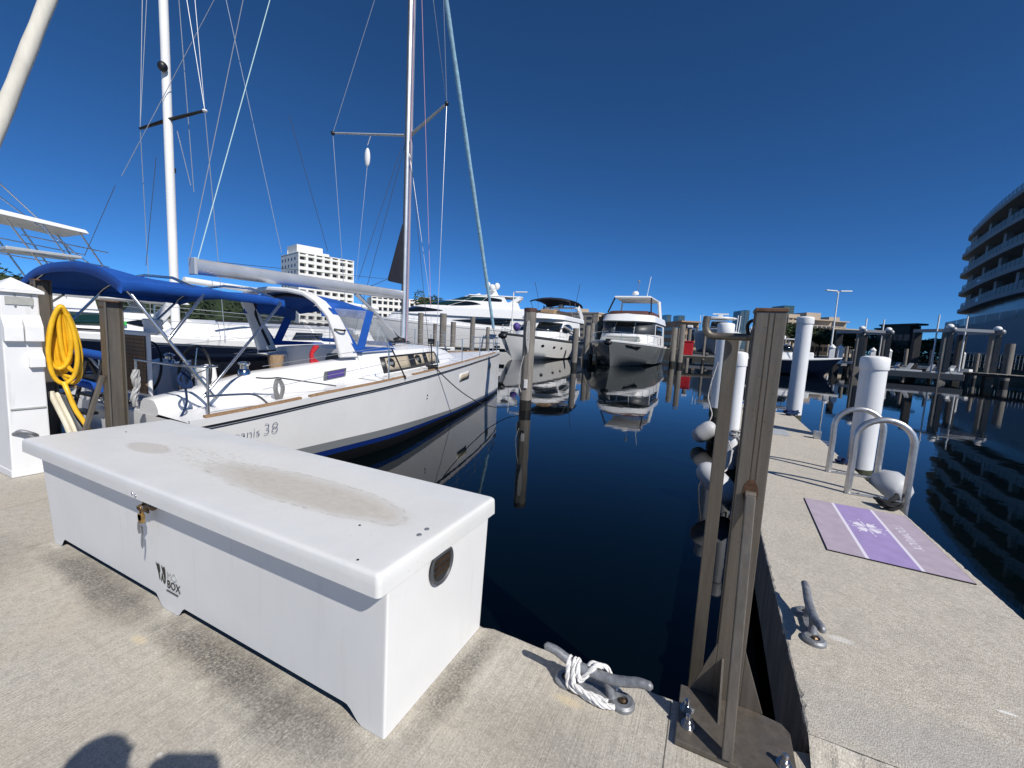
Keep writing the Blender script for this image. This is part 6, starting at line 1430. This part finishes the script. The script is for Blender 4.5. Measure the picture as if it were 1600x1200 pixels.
block('skyscraper', 'distant blue glass tower just right of the bow-on yacht', 1038, 1045, 900, 492, 530, 14, 3, bglass, depth=30, rail=False, inset=.3)
block('skyscraper', 'distant dark tower above the lift piles', 1056, 1066, 900, 493, 530, 12, 3, bglass, depth=30, rail=False, inset=.3)
block('skyscraper', 'distant blue tower right of the radar bar', 1151, 1157, 900, 486, 530, 16, 3, bglass, depth=30, rail=False, inset=.3)
block('skyscraper', 'distant twin tower nearest the top of the steel post', 1158, 1165, 950, 485, 530, 16, 3, bglass, depth=30, rail=False, inset=.3)
block('skyscraper', 'distant green glass tower right of the near steel post', 1217, 1233, 620, 478, 530, 14, 4, mk('green_tower_glass', (.05, .11, .11), .2), depth=30, rail=False, inset=.3)
block('apartment_block', 'stepped beige block behind the tall white pile', 1226, 1262, 130, 497, 540, 4, 5, wallb, depth=14, inset=1.4, roofbits=((.3, .8, 1.2),))
block('apartment_block', 'beige stepped block left of the double lamp post', 1262, 1297, 140, 500, 540, 3, 5, wallb, depth=16, rail=False, roofbits=((.1, .75, 2.4),))
block('apartment_block', 'beige stepped block right of the double lamp post', 1299, 1320, 150, 503, 540, 3, 3, wallb, depth=16, rail=False, roofbits=((.1, .9, 1.6),))
block('apartment_block', 'long low beige block behind the trees at right', 1297, 1345, 135, 514, 545, 2, 7, wallb, depth=14, rail=False)
bd = mk('dark_green_shed', (.018, .03, .024), .7, var=.2, vscale=.3, world=True)
block('shed', 'dark tall shed left of the hotel', 1424, 1441, 80, 508, 545, 2, 2, bd, depth=8, rail=False)
block('shed', 'dark lower shed beside the tall dark shed', 1415, 1424, 82, 514, 545, 2, 2, bd, depth=8, rail=False)
block('house', 'red roofed house right of the sailboat mast', 652, 668, 150, 466, 510, 3, 3, wallb, depth=12, rail=False)
block('town_house', 'low white house row above the superyacht stern', 792, 816, 150, 484, 515, 4, 5, wallw, depth=12, rail=False)
# ---- trees on the shores
for i, (px, d, h, r, lb) in enumerate(((664, 140, 17, 5, 'dark tree above the superyacht bow windows'), (683, 150, 15, 5, 'second dark tree left of the superyacht roof'), (305, 60, 4.5, 4, 'dark tree above the hedge under the bimini'), (340, 62, 4, 4, 'dark tree left of the tan terraced building'),
                                       (1250, 100, 7, 5, 'dark tree behind the tall white pile'), (1278, 98, 6.5, 5, 'dark tree left of the double lamp post'), (1300, 96, 6.5, 5, 'dark tree right of the double lamp post'), (1325, 94, 6, 5, 'dark tree behind the left empty lift'), (1350, 92, 5, 5, 'dark tree over the left lift beam'),
                                       (1375, 90, 4.5, 5, 'dark tree behind the right post of the left lift'), (1400, 86, 5, 4.5, 'dark tree left of the sheds'), (1450, 84, 5, 4.5, 'dark tree right of the sheds'), (1470, 80, 5, 4, 'dark tree at the foot of the hotel'), (1235, 105, 8, 5, 'dark tree right of the near steel post'))):
    p = ad(px, d); tree('broadleaf_tree', (p[0], p[1], .75), h, r, lb, leafA if i % 2 else leafB, per=120, ls=.42)
for px, d, h, lb in ((4, 48, 4.6, 'palm at the far left above the pedestal'), (24, 52, 4.0, 'shorter palm right of the far left palm')):
    p = ad(px, d); palm((p[0], p[1], .75), h, lb)
for i, (px, d) in enumerate(((1395, 72), (1415, 70), (1436, 68), (1458, 66), (1500, 60), (1525, 57), (1550, 55), (1580, 52), (1610, 50))):
    p = ad(px, d); t = thing('shrub', ('low dark shrub number %d' % i) if False else 'low dark shrub in the row along the quay before the hotel', 'shrub', (p[0], p[1], .75), 0, 'shrubs along the quay', local=True)
    m = MB(); leaf_cloud(m, (0, 0, .8), (2.2, 1.2, .9), 260, .22, rnd); m.build('foliage', leafB, t)
# ================================================================ curved hotel
hm = mk('hotel_concrete', (.22, .26, .29), .7, var=.08, vscale=.3, world=True); hglass = mk('hotel_balustrade', (.16, .22, .25), .55, alpha=.85); hdark = mk('hotel_glazing', (.11, .14, .16), .2, spec=.6)
ho = thing('hotel', 'curved grey hotel with stacked glass balconies at the right edge', 'building', (*ad(1540, 85), .75))
def plan(nose_px, nose_d, inset=0.0):
    n0 = V(*ad(nose_px, nose_d), 0); e0 = V(*ad(1600, nose_d * .76), 0); d = (e0 - n0).normalized(); nrm = V(d.y, -d.x, 0)   # nrm faces the camera side
    if nrm.dot(-n0) < 0: nrm = -nrm
    Rr = 7.0; pts = []
    c = n0 + d * Rr - nrm * 0
    L = 46.0
    for k in range(13):
        a = math.pi / 2 * k / 12
        pts.append(c - d * (Rr - inset) * math.cos(a) + nrm * ((Rr * .55) * math.sin(a) - inset * math.sin(a)))
    bend = [pts[-1] + d * (L * j / 10) + nrm * (2.6 * math.sin(math.pi * j / 14)) for j in range(1, 11)]
    pts += bend
    back = [pts[-1] - nrm * 22, c - nrm * 22, c - d * (Rr - inset) * .8 - nrm * 10]
    return pts, back
zt0 = at_depth(1507, 379, 87).z; zs_ = [at_depth(1507, y, 87).z for y in (379, 407, 435, 462, 488)]
noses = [1507, 1501, 1503, 1506, 1509]
for i, (zf, nx) in enumerate(zip(zs_, noses)):
    p, bk_ = plan(nx, 87); q, qk = plan(nx, 87, .35)
    MB().prism([v + V(0, 0, zf - .55) for v in p + bk_], (0, 0, .6)).build('floor_slab', hm, ho)
    n = len(q)
    for j in range(n - 1):                                # single glass balcony panels
        a, b_ = q[j], q[j + 1]; seg = 1 if j < 12 else 3
        for k in range(seg):
            u, v = a.lerp(b_, k / seg + .02), a.lerp(b_, (k + 1) / seg - .02)
            MB().add([u + V(0, 0, zf + .1), v + V(0, 0, zf + .1), v + V(0, 0, zf + 1.25), u + V(0, 0, zf + 1.25)], [(0, 1, 2, 3)]).build('balcony_panel', hglass, ho)
    if i > 0:
        zu = zs_[i - 1] - .55; g, gk = plan(nx, 87, 3.0)
        MB().loft([[v + V(0, 0, zf + .05) for v in g + gk], [v + V(0, 0, zu) for v in g + gk]], closed_ring=True).build('glazing', hdark, ho)
        cq, _ = plan(nx, 87, 1.4)
        for j in range(4, n, 2): MB().box(cq[j].x - .35, cq[j].x + .35, cq[j].y - .35, cq[j].y + .35, zf + .05, zu).build('column', hm, ho)
zf = zs_[-1]; p, bk_ = plan(1510, 87, 1.5); MB().loft([[v + V(0, 0, .75) for v in p + bk_], [v + V(0, 0, zf - .55) for v in p + bk_]], closed_ring=True).build('ground_floor', hdark, ho)
p, bk_ = plan(1490, 86); z1 = at_depth(1500, 516, 86).z
MB().prism([v + V(0, 0, .75) for v in p + bk_], (0, 0, z1 - .75)).build('podium', hm, ho)
for j in range(len(p) - 1): MB().add([p[j] + V(0, 0, z1 + .02), p[j].lerp(p[j + 1], .96) + V(0, 0, z1 + .02), p[j].lerp(p[j + 1], .96) + V(0, 0, z1 + 1.2), p[j] + V(0, 0, z1 + 1.2)], [(0, 1, 2, 3)]).build('balcony_panel', hglass, ho)
g, gk = plan(1509, 87, 2.0); MB().prism([v + V(0, 0, zs_[0] + .05) for v in plan(1522, 88, 4.5)[0] + plan(1522, 88, 4.5)[1]], (0, 0, 3.2)).build('roof_house', hm, ho)
# ================================================================ photographer just behind the camera; only the shadow falls into view
fw = Vector((EX.z, EY.z, EZ.z)).normalized(); rt = Vector((EX.x, EY.x, EZ.x)).normalized(); up_ = -Vector((EX.y, EY.y, EZ.y)).normalized()
pc = EYE - fw * .035
ph_ = thing('phone', 'dark phone held up level by the photographer', 'phone', pc)
MB().hexa([pc + rt * a + up_ * b + fw * c for c in (-.005, .004) for a, b in ((-.062, -.025), (.115, -.025), (.115, .058), (-.062, .058))]).build('case', M['black'], ph_, bevel=.008, seg=3)
hs0 = PZ(152, 1214, 0) + SUN_DIR * (1.60 / SUN_DIR.z)
hd = V(hs0.x, hs0.y, 1.60); bk = -V(fw.x, fw.y, 0).normalized(); sd = V(rt.x, rt.y, 0).normalized()
base = hd + bk * .10
def sk(p, z): return V(base.x, base.y, z) + p
SKE = [(sk(V(0, 0, 0), .95), .15), (sk(V(0, 0, 0), 1.15), .14), (sk(bk * .02, 1.36), .155), (sk(bk * .0, 1.47), .065), (hd + V(0, 0, -.05), .085), (hd + V(0, 0, .04), .092)]
EDG = [(0, 1), (1, 2), (2, 3), (3, 4), (4, 5)]
def chain(start, pts):
    prev = start
    for p, r in pts:
        SKE.append((p, r)); EDG.append((prev, len(SKE) - 1)); prev = len(SKE) - 1
for s in (1, -1):
    hand = pc + rt * (s * .085 + .026) - up_ * .025 - fw * .035; sh = sk(sd * s * .19 + bk * .01, 1.40); el = sh.lerp(hand, .5) + V(0, 0, -.16) + sd * s * .10 + bk * .08
    chain(2, [(sh, .065), (el, .045), (hand + V(0, 0, -.06) + bk * .05, .03), (hand, .034)])
    wr = hand
    chain(0, [(sk(sd * s * .10, .86), .095), (sk(sd * s * .12 - bk * .02, .48), .062), (sk(sd * s * .13, .09), .045), (sk(sd * s * .14 - bk * .16, .035), .034)])
me = bpy.data.meshes.new('person'); me.from_pydata([tuple(p) for p, r in SKE], EDG, []); tmp = bpy.data.objects.new('tmp', me); COL.objects.link(tmp)
md = tmp.modifiers.new('skin', 'SKIN'); md.use_smooth_shade = True
for i, (p, r) in enumerate(SKE): me.skin_vertices[0].data[i].radius = (r, r)
me.skin_vertices[0].data[0].use_root = True
md = tmp.modifiers.new('sub', 'SUBSURF'); md.levels = 3; md.render_levels = 3
dgp = bpy.context.evaluated_depsgraph_get(); dgp.update()
m2 = bpy.data.meshes.new_from_object(tmp.evaluated_get(dgp)); bpy.data.objects.remove(tmp, do_unlink=True)
m2.materials.clear()
for q in (mk('skin', (.45, .27, .19), .55), mk('grey_shirt', (.18, .2, .23), .9, var=.1), mk('dark_trousers', (.03, .035, .05), .9)): m2.materials.append(q)
for pl in m2.polygons:
    c = pl.center; pl.use_smooth = True; pl.material_index = 2 if c.z < .95 else (1 if c.z < 1.45 and (c - pc).length > .3 else 0)
po_ = bpy.data.objects.new('person', m2); COL.objects.link(po_)
tag(po_, 'person in grey shirt holding up a phone, seen only as a shadow', 'person')
hr = MB().ball(hd + V(0, 0, .05) + bk * .02, (.094, .094, .098), 20, 12); hro = hr.build('hair', mk('dark_hair', (.02, .015, .01), .7), po_, smooth=60)
skm = m2.materials[0]; fc = hd - bk * .085
MB().tube([fc + V(0, 0, .02), fc - bk * .022 - V(0, 0, .018), fc - V(0, 0, .028)], [.008, .014, .010], 8).build('nose', skm, po_, smooth=60)
for s in (1, -1):
    MB().ball(fc + sd * s * .033 + V(0, 0, .018) + bk * .006, (.013, .013, .009)).build('eye', M['white'], po_, smooth=60)
    MB().ball(fc + sd * s * .033 + V(0, 0, .018) - bk * .004, (.006, .006, .006)).build('iris', M['ink'], po_, smooth=60)
    MB().ball(hd + sd * s * .095 + V(0, 0, .0), (.014, .02, .032)).build('ear', skm, po_, smooth=60)
    hnd = pc + rt * (s * .092 + .026) - up_ * .0 - fw * .03
    for k in range(4):
        z = .04 - k * .019; L_ = (.052, .06, .056, .044)[k]
        MB().tube(spline([hnd + up_ * z - fw * .012 + rt * s * .012, hnd + up_ * z + fw * .012 + rt * s * .014, hnd + up_ * z + fw * .026 - rt * s * .006, hnd + up_ * z + fw * .024 - rt * s * (L_ - .02)], 4), .0085, 8).build('finger', skm, po_, smooth=60)
    MB().tube(spline([hnd - up_ * .045 - fw * .012, hnd - up_ * .02 - fw * .022 - rt * s * .012, hnd + up_ * .012 - fw * .02 - rt * s * .035], 4), .0098, 8).build('thumb', skm, po_, smooth=60)
MB().tube([fc - V(0, 0, .052) - sd * .024, fc - V(0, 0, .055) - bk * .005, fc - V(0, 0, .052) + sd * .024], [.004, .007, .004], 8).build('mouth', mk('lips', (.36, .14, .12), .5), po_, smooth=60)
